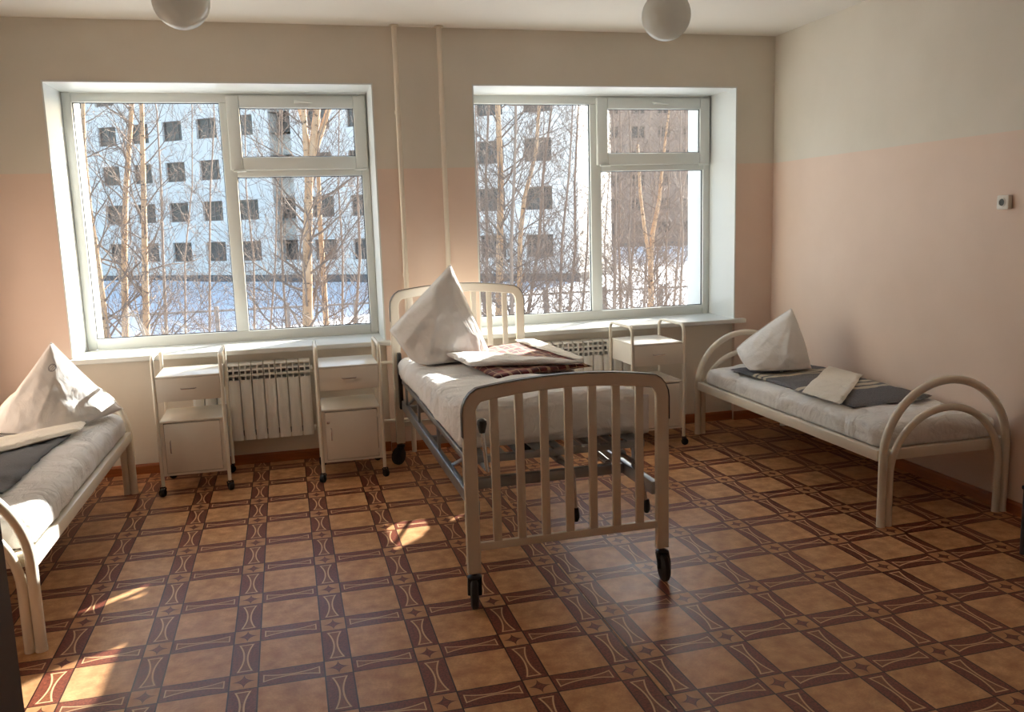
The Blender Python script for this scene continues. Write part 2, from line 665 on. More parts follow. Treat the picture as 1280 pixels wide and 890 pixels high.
w = MB()
w.box(DX0 - 1.5, DX1 + 1.5, YF - 2.0, YF - 1.9, 0, 2.6); w.box(DX0 - 1.6, DX0 - 1.5, YF - 2.0, YF - 0.2, 0, 2.6)
w.box(DX1 + 1.5, DX1 + 1.6, YF - 2.0, YF - 0.2, 0, 2.6); w.box(DX0 - 1.6, DX1 + 1.6, YF - 2.0, YF - 0.2, 2.6, 2.7)
w.box(DX0 - 1.6, DX1 + 1.6, YF - 2.0, YF - 0.2, -0.1, -0.002)
tag(w.build('wall_corridor', M['niche']), 'plain corridor walls beyond the doorway', kind='structure')

# skirting boards
bb = MB()
for a, b, y in ((xs[0] + 0.016, xs[1], 0), (xs[1], xs[2], 0.04), (xs[2], xs[3], 0), (xs[3], xs[4], 0.04), (xs[4], xs[5] - 0.016, 0)):
    bb.prism([(y, 0), (y - 0.016, 0), (y - 0.016, 0.055), (y - 0.009, 0.07), (y, 0.07)], 'x', a, b)
tag(bb.build('baseboard_back', M['wood']), 'brown wooden skirting along the window wall', kind='structure')
for nm, x, s in (('baseboard_right', XR, -1), ('baseboard_left', XL, 1)):
    bb = MB()
    bb.prism([(x, 0), (x + s * 0.016, 0), (x + s * 0.016, 0.055), (x + s * 0.009, 0.07), (x, 0.07)], 'y', YF, 0.0)
    tag(bb.build(nm, M['wood']), 'brown wooden skirting along the side wall', kind='structure')


# ------------------------------------------------------------------ windows
def frame_ring(mb, x0, x1, z0, z1, wl, wr, wb_, wt, y0, y1, c=0.006):
    mb.box(x0, x0 + wl, y0, y1, z0, z1, c=c)
    mb.box(x1 - wr, x1, y0, y1, z0, z1, c=c)
    mb.box(x0 + wl, x1 - wr, y0, y1, z0, z0 + wb_, c=c)
    mb.box(x0 + wl, x1 - wr, y0, y1, z1 - wt, z1, c=c)


def pane(parent, x0, x1, z0, z1, y):
    mb = MB(); mb.box(x0, x1, y - 0.002, y + 0.002, z0, z1)
    mb.build('pane', M['glass'], parent, rel=True)
    g = MB(); t = 0.006
    frame_ring(g, x0 - 0.001, x1 + 0.001, z0 - 0.001, z1 + 0.001, t, t, t, t, y - 0.012, y - 0.003, c=0)
    g.build('gasket', M['gasket'], parent, rel=True)


def make_window(name, x0, x1, label, sl, sr):
    root = thing(name, ((x0 + x1) / 2, 0.45, SILL_Z), label=label, kind='structure')
    y0, y1 = 0.42, 0.49
    m0, m1 = x1 - 1.050, x1 - 0.962          # mullion between the fixed pane and the hopper side
    mb = MB()
    frame_ring(mb, x0 + 0.011, x1 - 0.011, SILL_Z, W_T - 0.011, 0.062, 0.058, 0.075, 0.066, y0, y1)
    mb.build('window_frame', M['pvc'], root, rel=True, smooth=True)
    mb = MB(); mb.box(m0, m1, y0 + 0.002, y1 - 0.002, SILL_Z + 0.075, W_T - 0.077, c=0.006)
    mb.build('mullion', M['pvc'], root, rel=True, smooth=True)
    zt = 2.025
    mb = MB(); mb.box(m1, x1 - 0.069, y0 + 0.003, y1 - 0.003, zt, zt + 0.075, c=0.006)
    mb.build('transom', M['pvc'], root, rel=True, smooth=True)
    pane(root, x0 + 0.073, m0, SILL_Z + 0.075, W_T - 0.077, 0.455)
    pane(root, m1, x1 - 0.069, SILL_Z + 0.075, zt, 0.455)
    # opening hopper sash, proud of the frame
    sx0, sx1, sz0, sz1 = m0 + 0.050, x1 - 0.024, 2.072, W_T - 0.028
    mb = MB(); frame_ring(mb, sx0, sx1, sz0, sz1, 0.088, 0.088, 0.092, 0.088, 0.392, 0.447, c=0.008)
    sash = mb.build('hopper_sash', M['pvc'], root, rel=True, smooth=True)
    mb = MB(); mb.box(sx0 + 0.088, sx1 - 0.088, 0.421, 0.425, sz0 + 0.092, sz1 - 0.088)
    mb.build('sash_pane', M['glass'], root, rel=True)
    mb = MB(); frame_ring(mb, sx0 + 0.087, sx1 - 0.087, sz0 + 0.091, sz1 - 0.087, 0.006, 0.006, 0.006, 0.006, 0.412, 0.42, c=0)
    mb.build('gasket', M['gasket'], root, rel=True)
    hx = (sx0 + sx1) / 2
    mb = MB()
    mb.box(hx - 0.018, hx + 0.018, 0.383, 0.392, sz1 - 0.058, sz1 - 0.030, c=0.003)
    mb.tube([(hx - 0.008, 0.388, sz1 - 0.044), (hx - 0.008, 0.366, sz1 - 0.044), (hx, 0.362, sz1 - 0.045), (hx + 0.105, 0.364, sz1 - 0.052)], [0.008, 0.008, 0.009, 0.007], 8)
    mb.build('sash_handle', M['pvc'], root, rel=True, smooth=True)
    for a in (sx0 + 0.02, sx1 - 0.10):
        mb = MB(); mb.tube([(a, 0.388, sz0 - 0.004), (a + 0.085, 0.388, sz0 - 0.004)], 0.008, 8)
        mb.build('hinge', M['pvc'], root, rel=True, smooth=True)
    # lining of the opening and sill board
    for nm, bx in (('reveal_panel', (x0, x0 + 0.010, -0.004, 0.425, SILL_Z, W_T - 0.010)), ('reveal_panel', (x1 - 0.010, x1, -0.004, 0.425, SILL_Z, W_T - 0.010)),
                   ('reveal_panel', (x0, x1, -0.004, 0.425, W_T - 0.010, W_T))):
        mb = MB(); mb.box(*bx)
        mb.build(nm, M['reveal'], root, rel=True)
    for nm, bx in (('outer_reveal', (x0, x0 + 0.042, 0.49, WALL_D + 0.02, SILL_Z - 0.02, W_T)), ('outer_reveal', (x1 - 0.012, x1, 0.49, WALL_D + 0.02, SILL_Z - 0.02, W_T))):
        mb = MB(); mb.box(*bx)
        mb.build(nm, M['reveal'], root, rel=True)
    mb = MB()
    mb.prism([(x0, 0.43), (x0, -0.0045), (sl, -0.0045), (sl, -0.055), (sl + 0.008, -0.065), (sr - 0.008, -0.065), (sr, -0.055), (sr, -0.0045), (x1, -0.0045), (x1, 0.43)], 'z', 0.800, SILL_Z)
    mb.build('window_sill', M['pvc'], root, rel=True, bevel=0.006, smooth=True)
    mb = MB(); mb.prism([(0.49, 0.80), (0.49, 0.825), (WALL_D + 0.06, 0.79), (WALL_D + 0.06, 0.77)], 'x', x0, x1)
    mb.build('outer_sill', M['steel'], root, rel=True)
    return root


make_window('window_1', WIN[0][0], WIN[0][1], 'left white plastic window with hopper sash, above the wide radiator', WIN[0][0] - 0.07, WIN[0][1] + 0.03)
make_window('window_2', WIN[1][0], WIN[1][1], 'right white plastic window with hopper sash, nearest the room corner', WIN[1][0] - 0.06, WIN[1][1] + 0.072)

# ------------------------------------------------------------------ risers and radiators
for px, lab in ((-2.945, 'white painted heating riser pipe beside the left window'), (-2.636, 'white painted heating riser pipe, the one nearer the right window')):
    root = thing('riser_pipe', (px, -0.055, 0.0), label=lab, cat='pipe', group='heating risers between the windows')
    mb = MB(); mb.tube([(0, 0, 0.0), (0, 0, 1.0), (0.002, 0, 2.0), (0, 0, 2.999)], 0.0175, 14)
    mb.build('pipe', M['pipe'], root, smooth=True)
    for z in (2.42, 1.30):
        mb = MB(); mb.lathe([(0.0178, -0.012), (0.0215, -0.012), (0.0215, 0.012), (0.0178, 0.012)], (0, 0, z), n=14)
        mb.box(-0.006, 0.006, 0.01, 0.058, z - 0.008, z + 0.008)
        mb.build('pipe_clip', M['pipe'], root)
    mb = MB(); mb.lathe([(0.0178, 0), (0.034, 0), (0.030, 0.008), (0.0178, 0.010)], (0, 0, 2.989), n=16)
    mb.build('ceiling_collar', M['pipe'], root)


def make_radiator(x0, n, label, pipe_to):
    root = thing('radiator', (x0, -0.055, 0.0), label=label, cat='radiator', group='sectional radiators under the windows')
    wsec = 0.0795
    proto = None
    for i in range(n):
        if proto is None:
            mb = MB()
            hw = wsec / 2 - 0.0035
            # bowed front plate
            prof = [(-hw, 0.004), (-hw, -0.030), (-hw * 0.55, -0.039), (0, -0.041), (hw * 0.55, -0.039), (hw, -0.030), (hw, 0.004)]
            mb.prism(prof, 'z', 0.205, 0.628)
            mb.box(-0.004, 0.004, 0.0, 0.045, 0.21, 0.70)
            mb.box(-hw, hw, 0.040, 0.048, 0.215, 0.70)
            # top with open louvres
            mb.prism([(0.030, 0.662), (-0.040, 0.655), (-0.039, 0.666), (0.030, 0.672)], 'x', -hw, hw)
            mb.prism([(0.030, 0.699), (-0.036, 0.692), (-0.033, 0.703), (0.030, 0.709)], 'x', -hw, hw)
            mb.prism([(0.044, 0.732), (-0.026, 0.728), (-0.016, 0.741), (0.040, 0.745)], 'x', -hw, hw)
            for s in (-1, 1):
                mb.prism([(0.045, 0.628), (-0.034, 0.628), (-0.032, 0.700), (-0.018, 0.735), (0.04, 0.741)], 'x', s * hw, s * (hw - 0.004))
            mb.box(-0.005, 0.005, -0.038, 0.03, 0.628, 0.735)
            proto = mb.build('section', M['radiator'], root)
            sec = proto
        else:
            sec = proto.copy(); COL.objects.link(sec); sec.parent = root
        sec.location = (wsec * (i + 0.5), 0, 0)
    for z in (0.245, 0.675):
        mb = MB(); mb.tube([(0.004, 0.008, z), (wsec * n - 0.004, 0.008, z)], 0.020, 12)
        mb.build('header_tube', M['rad_core'], root, smooth=True)
    for z in (0.245, 0.675):
        mb = MB(); mb.lathe([(0.022, 0), (0.022, 0.012), (0.014, 0.016)], (wsec * n, 0.008, z), 'x', 12)
        mb.build('end_plug', M['radiator'], root, smooth=True)
    x_end = wsec * n
    for z, px in zip((0.245, 0.675), pipe_to):
        mb = MB(); dx = px - x0
        mb.tube([(x_end + 0.012, 0.008, z), (dx - 0.030 if dx > 0 else dx + 0.03, 0.008, z), (dx, 0.004, z)], 0.0125, 12)
        mb.build('branch_pipe', M['pipe'], root, smooth=True)
    for fx in (0.12, wsec * n - 0.12):
        mb = MB(); mb.box(fx - 0.01, fx + 0.01, 0.03, 0.094, 0.62, 0.64)
        mb.build('wall_bracket', M['radiator'], root)
    return root


make_radiator(-4.445, 10, 'white sectional radiator under the left window, between two bedside trolleys', (-2.945, -2.945))
make_radiator(-2.03, 10, 'white sectional radiator under the right window, behind the adjustable bed', (-1.05, -1.05))

# ------------------------------------------------------------------ globe lamps
gl_proto = None
for gx, lab in ((-4.112, 'white glass globe ceiling lamp above the left window'), (-1.822, 'white glass globe ceiling lamp above the right window')):
    if gl_proto is None:
        root = thing('globe_lamp', (gx, -2.0, H), label=lab, cat='lamp', group='globe ceiling lamps')
        mb = MB(); mb.lathe([(0.0, -0.352 - 0.122)] + [(0.122 * math.sin(a), -0.352 - 0.122 * math.cos(a)) for a in [i * 0.0872665 * 2 for i in range(1, 16)]] + [(0.048, -0.238)], (0, 0, 0), n=40)
        mb.build('globe', M['opal'], root, smooth='all')
        mb = MB(); mb.lathe([(0.050, -0.250), (0.054, -0.240), (0.054, -0.205), (0.030, -0.190), (0.012, -0.185)], (0, 0, 0), n=24)
        mb.build('holder_cap', M['plug'], root, smooth=True)
        mb = MB(); mb.tube([(0, 0, -0.19), (0, 0, -0.03)], 0.008, 10)
        mb.build('rod', M['plug'], root, smooth=True)
        mb = MB(); mb.lathe([(0.010, -0.045), (0.045, -0.030), (0.052, -0.001)], (0, 0, 0), n=24)
        mb.build('ceiling_rose', M['plug'], root, smooth=True)
        gl_proto = root
    else:
        c = copy_tree(gl_proto); c.location = (gx, -2.0, H); c['label'] = lab

# ------------------------------------------------------------------ wall socket
so = thing('wall_socket', (0, -2.317, 1.676), label='small square white wall socket on the right wall', cat='socket')
mb = MB(); mb.box(-0.030, -0.0, -0.040, 0.040, -0.038, 0.038, c=0.008); mb.build('plate', M['plug'], so, smooth=True)
mb = MB(); mb.lathe([(0.024, 0.030), (0.024, 0.034), (0.019, 0.0345), (0.019, 0.030)], (0, 0, 0), 'x', 24)
for i, v in enumerate(mb.v): mb.v[i] = (-v[0], v[1], v[2])
mb.build('rim', M['plug'], so, smooth=True)
mb = MB(); mb.lathe([(0.0, -0.0315), (0.019, -0.0315), (0.019, -0.029)], (0, 0, 0), 'x', 24); mb.build('recess', M['dark_hole'], so, smooth=True)
mb = MB()
for dy in (-0.0095, 0.0095): mb.lathe([(0.0, -0.0325), (0.003, -0.0325), (0.003, -0.031)], (0, dy, 0), 'x', 10)
mb.build('pin_hole', M['black'], so)


# ------------------------------------------------------------------ bedside trolleys
def caster(name, parent, x, y, r, stem_top, w, fork_mat, rz=0.5):
    """swivel caster whose wheel touches z = 0"""
    ca, sa = math.cos(rz), math.sin(rz)
    off = r * 0.45
    cx, cy = x - sa * off, y - ca * off
    mb = MB()
    mb.tube([(x, y, stem_top), (x, y, 2 * r + 0.012)], r * 0.22, 10)
    mb.lathe([(r * 0.45, 2 * r + 0.002), (r * 0.5, 2 * r + 0.010), (r * 0.25, 2 * r + 0.018)], (x, y, 0), n=14)
    for s in (-1, 1):
        o = w / 2 + 0.003
        px, py = cx + s * ca * o, cy - s * sa * o
        qx, qy = x + s * ca * o, y - s * sa * o
        mb.tube([(px, py, r), (px, py, r * 1.4), (qx, qy, 2 * r + 0.006)], r * 0.20, 6)
    c = mb.build(name, fork_mat, parent, smooth=True)
    mb = MB()
    mb.lathe([(0.0, -w / 2), (r * 0.82, -w / 2), (r, -w * 0.28), (r, w * 0.28), (r * 0.82, w / 2), (0.0, w / 2)], (0, 0, 0), 'x', 22)
    wh = mb.build('wheel', M['rubber'], c, smooth=True)
    wh.location = (cx, cy, r)
    wh.rotation_euler = (0, 0, -rz)
    mb = MB(); mb.lathe([(0.0, -w / 2 - 0.002), (r * 0.4, -w / 2 - 0.002), (r * 0.4, w / 2 + 0.002), (0.0, w / 2 + 0.002)], (0, 0, 0), 'x', 14)
    return c


def make_trolley():
    root = thing('bedside_trolley', (0, 0, 0), cat='bedside table', group='white bedside trolleys under the window sills')
    hx, hy, rt = 0.200, 0.205, 0.0115
    for s in (-1, 1):
        x = s * hx
        top = 0.886
        rr = 0.055
        path = [(x, -hy, 0.062), (x, -hy, 0.45), (x, -hy, top - rr)]
        path += [(x, -hy + rr - rr * math.cos(a), top - rr + rr * math.sin(a)) for a in (0.35, 0.75, 1.15, 1.5708)]
        path += [(x, hy - rr + rr * math.sin(a), top - rr + rr * math.cos(a)) for a in (0.0, 0.35, 0.75, 1.15)]
        path += [(x, hy, top - rr), (x, hy, 0.45), (x, hy, 0.062)]
        mb = MB(); mb.tube(path, rt, 12)
        mb.build('side_frame', M['tube_white'], root, smooth=True)
    ix = hx - rt
    mb = MB()
    mb.box(-ix, ix, -hy - 0.006, hy, 0.752, 0.764, c=0.003)
    mb.box(-ix, -ix + 0.006, -hy + 0.004, hy, 0.612, 0.752); mb.box(ix - 0.006, ix, -hy + 0.004, hy, 0.612, 0.752)
    mb.box(-ix, ix, hy - 0.006, hy, 0.612, 0.752); mb.box(-ix + 0.006, ix - 0.006, -hy + 0.01, hy - 0.006, 0.612, 0.618)
    mb.build('drawer_case', M['enamel'], root, smooth=True)
    mb = MB(); mb.box(-ix, ix, -hy - 0.010, -hy + 0.008, 0.606, 0.751, c=0.003)
    d = mb.build('drawer', M['enamel'], root, smooth=True)
    mb = MB(); mb.tube([(-0.045, -hy - 0.009, 0.683), (-0.040, -hy - 0.026, 0.683), (0.0, -hy - 0.029, 0.683), (0.040, -hy - 0.026, 0.683), (0.045, -hy - 0.009, 0.683)], 0.004, 8)
    mb.build('handle', M['chrome'], d, smooth=True)
    mb = MB()
    mb.box(-ix, ix, -hy - 0.004, hy, 0.468, 0.482, c=0.003)
    mb.build('shelf', M['enamel'], root, smooth=True)
    mb = MB()
    mb.box(-ix, -ix + 0.020, -hy, hy, 0.140, 0.468); mb.box(ix - 0.020, ix, -hy, hy, 0.140, 0.468)
    mb.box(-ix, ix, hy - 0.008, hy, 0.140, 0.468); mb.box(-ix, ix, -hy, hy, 0.128, 0.142)
    mb.build('cabinet', M['enamel'], root)
    mb = MB(); mb.box(-ix + 0.022, ix - 0.022, -hy - 0.004, -hy + 0.012, 0.146, 0.462, c=0.003)
    dr = mb.build('door', M['enamel'], root, smooth=True)
    hxp = -ix + 0.055
    mb = MB(); mb.tube([(hxp, -hy - 0.003, 0.275), (hxp, -hy - 0.020, 0.280), (hxp, -hy - 0.024, 0.315), (hxp, -hy - 0.020, 0.350), (hxp, -hy - 0.003, 0.355)], 0.004, 8)
    mb.build('handle', M['chrome'], dr, smooth=True)
    for z in (0.17, 0.41):
        mb = MB(); mb.box(ix - 0.026, ix - 0.017, -hy - 0.006, -hy + 0.004, z, z + 0.03)
        mb.build('hinge', M['enamel'], dr)
    for i, (sx, sy) in enumerate(((-1, -1), (1, -1), (1, 1), (-1, 1))):
        caster('caster', root, sx * hx, sy * hy, 0.026, 0.075, 0.030, M['black'], (0.5, -0.4, 1.2, -0.9)[i])
    return root


tr = make_trolley()
spots = ((-4.407, -0.352, 0.012, 'white bedside trolley with sunlit top, nearest the left bed'),
         (-3.416, -0.395, 0.0, 'white bedside trolley between the left radiator and the adjustable bed'),
         (-1.238, -0.362, 0.02, 'white bedside trolley between the adjustable bed and the right bed'))
for i, (x, y, a, lab) in enumerate(spots):
    o = tr if i == 0 else copy_tree(tr)
    o.location = (x, y, 0)
    o.rotation_euler = (0, 0, a)
    o['label'] = lab
    if i == 1:
        dr = [c for c in o.children if c.name.startswith('door')][0]
        mb = MB(); mb.lathe([(0.0, 0.0), (0.009, 0.0), (0.009, 0.006), (0.0, 0.007)], (-0.150, -0.209, 0.395), 'y', 12)
        mb.build('lock', M['chrome'], dr, smooth=True)


# ------------------------------------------------------------------ beds with arched tubular ends
def make_arch_bed():
    root = thing('arch_bed', (0, 0, 0), cat='bed', group='white beds with arched tubular ends')
    for ye in (-1.06, 1.06):
        for nm, r, rt, zs in (('tall_arch', 0.386, 0.0225, 0.377), ('low_arch', 0.343, 0.0195, 0.272)):
            pts = [(-r, ye, 0.012), (-r, ye, zs * 0.5), (-r, ye, zs - 0.02)]
            pts += [(-r * math.cos(a), ye, zs + r * math.sin(a)) for a in np.linspace(0, math.pi, 33)]
            pts += [(r, ye, zs - 0.02), (r, ye, zs * 0.5), (r, ye, 0.012)]
            mb = MB(); mb.tube(pts, rt, 16)
            a = mb.build(nm, M['tube_white'], root, smooth=True)
            for s in (-1, 1):
                mb = MB(); mb.lathe([(rt + 0.001, 0.0), (rt + 0.001, 0.016), (rt * 0.8, 0.018)], (s * r, ye, 0), n=16)
                mb.build('foot_cap', M['tube_white'], a, smooth=True)
        mb = MB(); s = 1 if ye > 0 else -1
        mb.box(-0.37, 0.37, ye - s * 0.020, ye - s * 0.050, 0.350, 0.408, c=0.004)
        mb.build('end_rail', M['tube_white'], root, smooth=True)
    for s in (-1, 1):
        mb = MB(); mb.box(s * 0.405, s * 0.370, -1.035, 1.035, 0.350, 0.410, c=0.004)
        mb.box(s * 0.372, s * 0.350, -1.03, 1.03, 0.350, 0.356)
        mb.build('side_rail', M['tube_white'], root, smooth=True)
    mb = MB()
    for i in range(26):
        x = -0.365 + 0.73 * i / 25
        mb.box(x - 0.005, x + 0.005, -1.02, 1.02, 0.396, 0.399)
    for i in range(60):
        y = -1.01 + 2.02 * i / 59
        mb.box(-0.368, 0.368, y - 0.005, y + 0.005, 0.399, 0.402)
    mb.build('mesh_base', M['tube_white'], root)
    return root


RB = (-0.412, -1.375)
LB = (-5.187, -1.490)
ab = make_arch_bed()
ab.location = (RB[0], RB[1], 0)
ab['label'] = 'white bed with arched tubular ends along the right wall'
a2 = copy_tree(ab); a2.location = (LB[0], LB[1], 0)
a2['label'] = 'white bed with arched tubular ends along the left wall, cut by the frame'


# ------------------------------------------------------------------ adjustable hospital bed in the middle
def make_hospital_bed():
    root = thing('hospital_bed', (-2.614, -1.505, 0), 0.013, 'white slatted hospital bed on casters with grey metal chassis in the middle', 'bed')
    HX = 0.443

    def end_panel(nm, y, zmid, slat_z0):
        pan = thing(nm, (0, 0, 0)); pan.parent = root
        ztop = zmid - 0.031
        zs = ztop - 0.060
        t = 0.030
        pts = [(-HX, 0.147), (-HX, 0.4), (-HX, zs - 0.05)]
        pts += [(-HX + 0.075 - 0.075 * math.cos(a), zs - 0.05 + 0.085 * math.sin(a)) for a in (0.3, 0.6, 0.9, 1.15)]
        xa = pts[-1][0]; za = pts[-1][1]
        for k in range(1, 20):
            x = xa + (-2 * xa) * k / 20
            pts.append((x, za + (ztop - za) * (1 - (x / xa) ** 2)))
        pts += [(-p[0], p[1]) for p in pts[:7]][::-1]
        mb = MB(); mb.ribbon(pts, 0.060, y - t / 2, y + t / 2)
        rail = mb.build('post_frame', M['tube_white'], pan, bevel=0.006, smooth=True)
        out = []
        P = np.array(pts)
        for i in range(2, len(pts) - 2):
            T = P[i + 1] - P[i - 1]; T /= np.linalg.norm(T)
            out.append((P[i][0] - T[1] * 0.0308, P[i][1] + T[0] * 0.0308))
        out = [(out[0][0], out[0][1] - 0.10)] + out + [(out[-1][0], out[-1][1] - 0.10)]
        mb = MB(); mb.ribbon(out, 0.0032, y - t / 2 - 0.001, y + t / 2 + 0.001)
        mb.build('edge_strip', M['trim'], pan, smooth=True)
        mb = MB(); mb.box(-HX + 0.02, HX - 0.02, y - 0.012, y + 0.012, slat_z0 - 0.036, slat_z0, c=0.004)
        mb.build('bottom_rail', M['tube_white'], pan, smooth=True)
        for k in range(7):
            x = -0.333 + 0.111 * k
            zt = za + (ztop - za) * (1 - (x / xa) ** 2) - 0.02
            mb = MB(); mb.box(x - 0.019, x + 0.019, y - 0.009, y + 0.009, slat_z0 - 0.006, zt, c=0.004)
            mb.build('slat', M['tube_white'], pan, smooth=True)
        return pan
    end_panel('footboard', -1.178, 0.998, 0.285)
    end_panel('headboard', 1.172, 1.243, 0.30)
    for i, (sx, y) in enumerate(((-1, -1.178), (1, -1.178), (-1, 1.172), (1, 1.172))):
        c = caster('caster', root, sx * HX, y, 0.062, 0.150, 0.034, M['black'], (0.25, 0.12, 0.9, -0.3)[i])
    # chassis
    for s in (-1, 1):
        mb = MB(); mb.box(s * 0.432, s * 0.402, -1.16, 1.155, 0.400, 0.462, c=0.004)
        mb.build('chassis_rail', M['steel'], root, smooth=True)
        mb = MB(); mb.box(s * 0.430, s * 0.402, -1.02, 1.06, 0.588, 0.624, c=0.004)
        mb.build('deck_rail', M['steel'], root, smooth=True)
        for y in (-0.92, -0.25, 0.42, 0.95):
            mb = MB(); mb.box(s * 0.424, s * 0.410, y - 0.016, y + 0.016, 0.455, 0.592)
            mb.build('upright', M['steel'], root)
        mb = MB(); mb.box(s * 0.445, s * 0.418, 1.10, 1.155, 0.40, 0.79, c=0.006)
        mb.build('head_bracket', M['black'], root, smooth=True)
        for ends in (((s * 0.40, 0.95, 0.47), (s * 0.40, 0.55, 0.60)), ((s * 0.40, -0.92, 0.60), (s * 0.40, -0.5, 0.44))):
            mb = MB(); mb.tube(ends, 0.010, 8)
            mb.build('brace', M['steel'], root, smooth=True)
    for y, z0, z1 in ((-0.80, 0.405, 0.455), (0.10, 0.405, 0.450), (0.95, 0.405, 0.455)):
        mb = MB(); mb.box(-0.405, 0.405, y - 0.02, y + 0.02, z0, z1, c=0.004)
        mb.build('cross_bar', M['steel'], root, smooth=True)
    for y in (-1.00, -0.30, 0.35, 1.04):
        mb = MB(); mb.box(-0.405, 0.405, y - 0.018, y + 0.018, 0.588, 0.620, c=0.004)
        mb.build('deck_bar', M['steel'], root, smooth=True)
    for k in range(9):
        x = -0.36 + 0.09 * k
        mb = MB(); mb.box(x - 0.022, x + 0.022, -1.03, 1.06, 0.622, 0.630)
        mb.build('deck_strip', M['steel'], root)
    # screw rods and cranks
    for x, up, zp in ((-0.355, True, 0.585), (0.035, False, 0.545), (0.345, False, 0.545)):
        cr = thing('crank', (0, 0, 0)); cr.parent = root
        mb = MB(); mb.tube([(x, -1.10, zp), (x, -0.25, zp - 0.02)], 0.011, 10); mb.tube([(x, -0.95, zp), (x, -0.55, zp - 0.01)], 0.020, 12)
        mb.build('screw_rod', M['steel'], cr, smooth=True)
        d = 1 if up else -1
        L = 0.20
        tilt = -0.02 if up else (0.01 if x < 0.2 else 0.045)
        mb = MB(); mb.tube([(x, -1.09, zp), (x, -1.125, zp), (x + tilt * 0.3, -1.128, zp + d * 0.03), (x + tilt, -1.128, zp + d * L)], 0.009, 8)
        mb.build('crank_arm', M['chrome'], cr, smooth=True)
        mb = MB(); z = zp + d * L
        mb.lathe([(0.0, -0.030), (0.013, -0.028), (0.017, -0.010), (0.022, 0.012), (0.020, 0.026), (0.010, 0.034), (0.0, 0.036)] if up else
                 [(0.0, -0.040), (0.010, -0.038), (0.017, -0.022), (0.016, 0.0), (0.012, 0.026), (0.0, 0.028)], (x + tilt, -1.128, z), 'z', 14)
        mb.build('crank_knob', M['black'], cr, smooth=True)
    mb = MB(); mb.tube([(0.30, -0.35, 0.50), (0.33, -0.80, 0.46)], 0.020, 12); mb.tube([(0.29, -0.15, 0.515), (0.30, -0.35, 0.50)], 0.010, 10)
    mb.build('damper', M['chrome'], root, smooth=True)
    return root


hb = make_hospital_bed()


# ------------------------------------------------------------------ soft things
def nz(x, y, z, s=1.0):
    return noise.noise(Vector((x * s, y * s, z * s)))


def fbm(x, y, z, s, o=3):
    return sum(nz(x, y, z, s * 2 ** k) / 2 ** k for k in range(o))


def soft_mattress(name, x0, x1, y0, y1, zfun, r, amp, mat, label, seed, side_drop=0.0, group='mattresses on the beds', taper=0.0):
    """rounded box with lumpy top and rumpled sides; zfun(y) -> (bottom, top)"""
    nx, ny, nzq = 26, 64, 8
    bm = bmesh.new()
    faces = []
    grid = {}
    def vert(i, j, k):
        key = (i, j, k)
        if key in grid: return grid[key]
        u, v, w = i / nx, j / ny, k / nzq
        yy = y0 + (y1 - y0) * v
        zb, zt = zfun(yy)
        p = Vector((x0 + (x1 - x0) * u, yy, zb + (zt - zb) * w))
        lo = Vector((x0 + r, y0 + r, zb + r * 0.6)); hi = Vector((x1 - r, y1 - r, zt - r))
        q = Vector((min(max(p.x, lo.x), hi.x), min(max(p.y, lo.y), hi.y), min(max(p.z, lo.z), hi.z)))
        d = p - q
        if d.length > 1e-6:
            l = d.length
            m_ = max(abs(d.x), abs(d.y), abs(d.z))
            d = d * (m_ / l)
            p = q + d
        n = d.normalized() if d.length > 1e-6 else Vector((0, 0, 1))
        edge = (1 - (2 * u - 1) ** 2) * (1 - abs(2 * v - 1) ** 6)
        p.z += 0.018 * edge * (w ** 2)
        h = fbm(p.x + seed, p.y * 0.8, p.z * 0.6, 3.5) * amp
        cr = abs(nz(p.x * 1.2 + seed * 3 + p.y * 0.7, p.y * 2.6 - p.x, p.z * 1.5, 3.2))
        h += (0.25 - cr) * amp * (2.0 if 0 < w < 1 and (u in (0.0, 1.0)) else 0.5)
        if w > 0.02:
            p += n * h
        grid[key] = bm.verts.new(p)
        return grid[key]
    for a in range(nx):
        for b in range(ny):
            bm.faces.new((vert(a, b, nzq), vert(a + 1, b, nzq), vert(a + 1, b + 1, nzq), vert(a, b + 1, nzq)))
            bm.faces.new((vert(a, b, 0), vert(a, b + 1, 0), vert(a + 1, b + 1, 0), vert(a + 1, b, 0)))
    for b in range(ny):
        for c in range(nzq):
            bm.faces.new((vert(0, b, c), vert(0, b, c + 1), vert(0, b + 1, c + 1), vert(0, b + 1, c)))
            bm.faces.new((vert(nx, b, c), vert(nx, b + 1, c), vert(nx, b + 1, c + 1), vert(nx, b, c + 1)))
    for a in range(nx):
        for c in range(nzq):
            bm.faces.new((vert(a, 0, c), vert(a + 1, 0, c), vert(a + 1, 0, c + 1), vert(a, 0, c + 1)))
            bm.faces.new((vert(a, ny, c), vert(a, ny, c + 1), vert(a + 1, ny, c + 1), vert(a + 1, ny, c)))
    me = bpy.data.meshes.new(name)
    bmesh.ops.recalc_face_normals(bm, faces=bm.faces)
    bm.to_mesh(me); bm.free()
    me.polygons.foreach_set('use_smooth', [True] * len(me.polygons))
    me.materials.append(mat)
    base = Vector(((x0 + x1) / 2, (y0 + y1) / 2, zfun((y0 + y1) / 2)[0]))
    me.transform(Matrix.Translation(-base))
    o = bpy.data.objects.new(name, me)
    COL.objects.link(o)
    o.location = base
    return tag(o, label, 'mattress', group)


def mid_z(y):
    t = min(max((-0.40 - y) / 2.0, 0), 1)
    return (0.632, 0.760 + 0.085 * t * t)


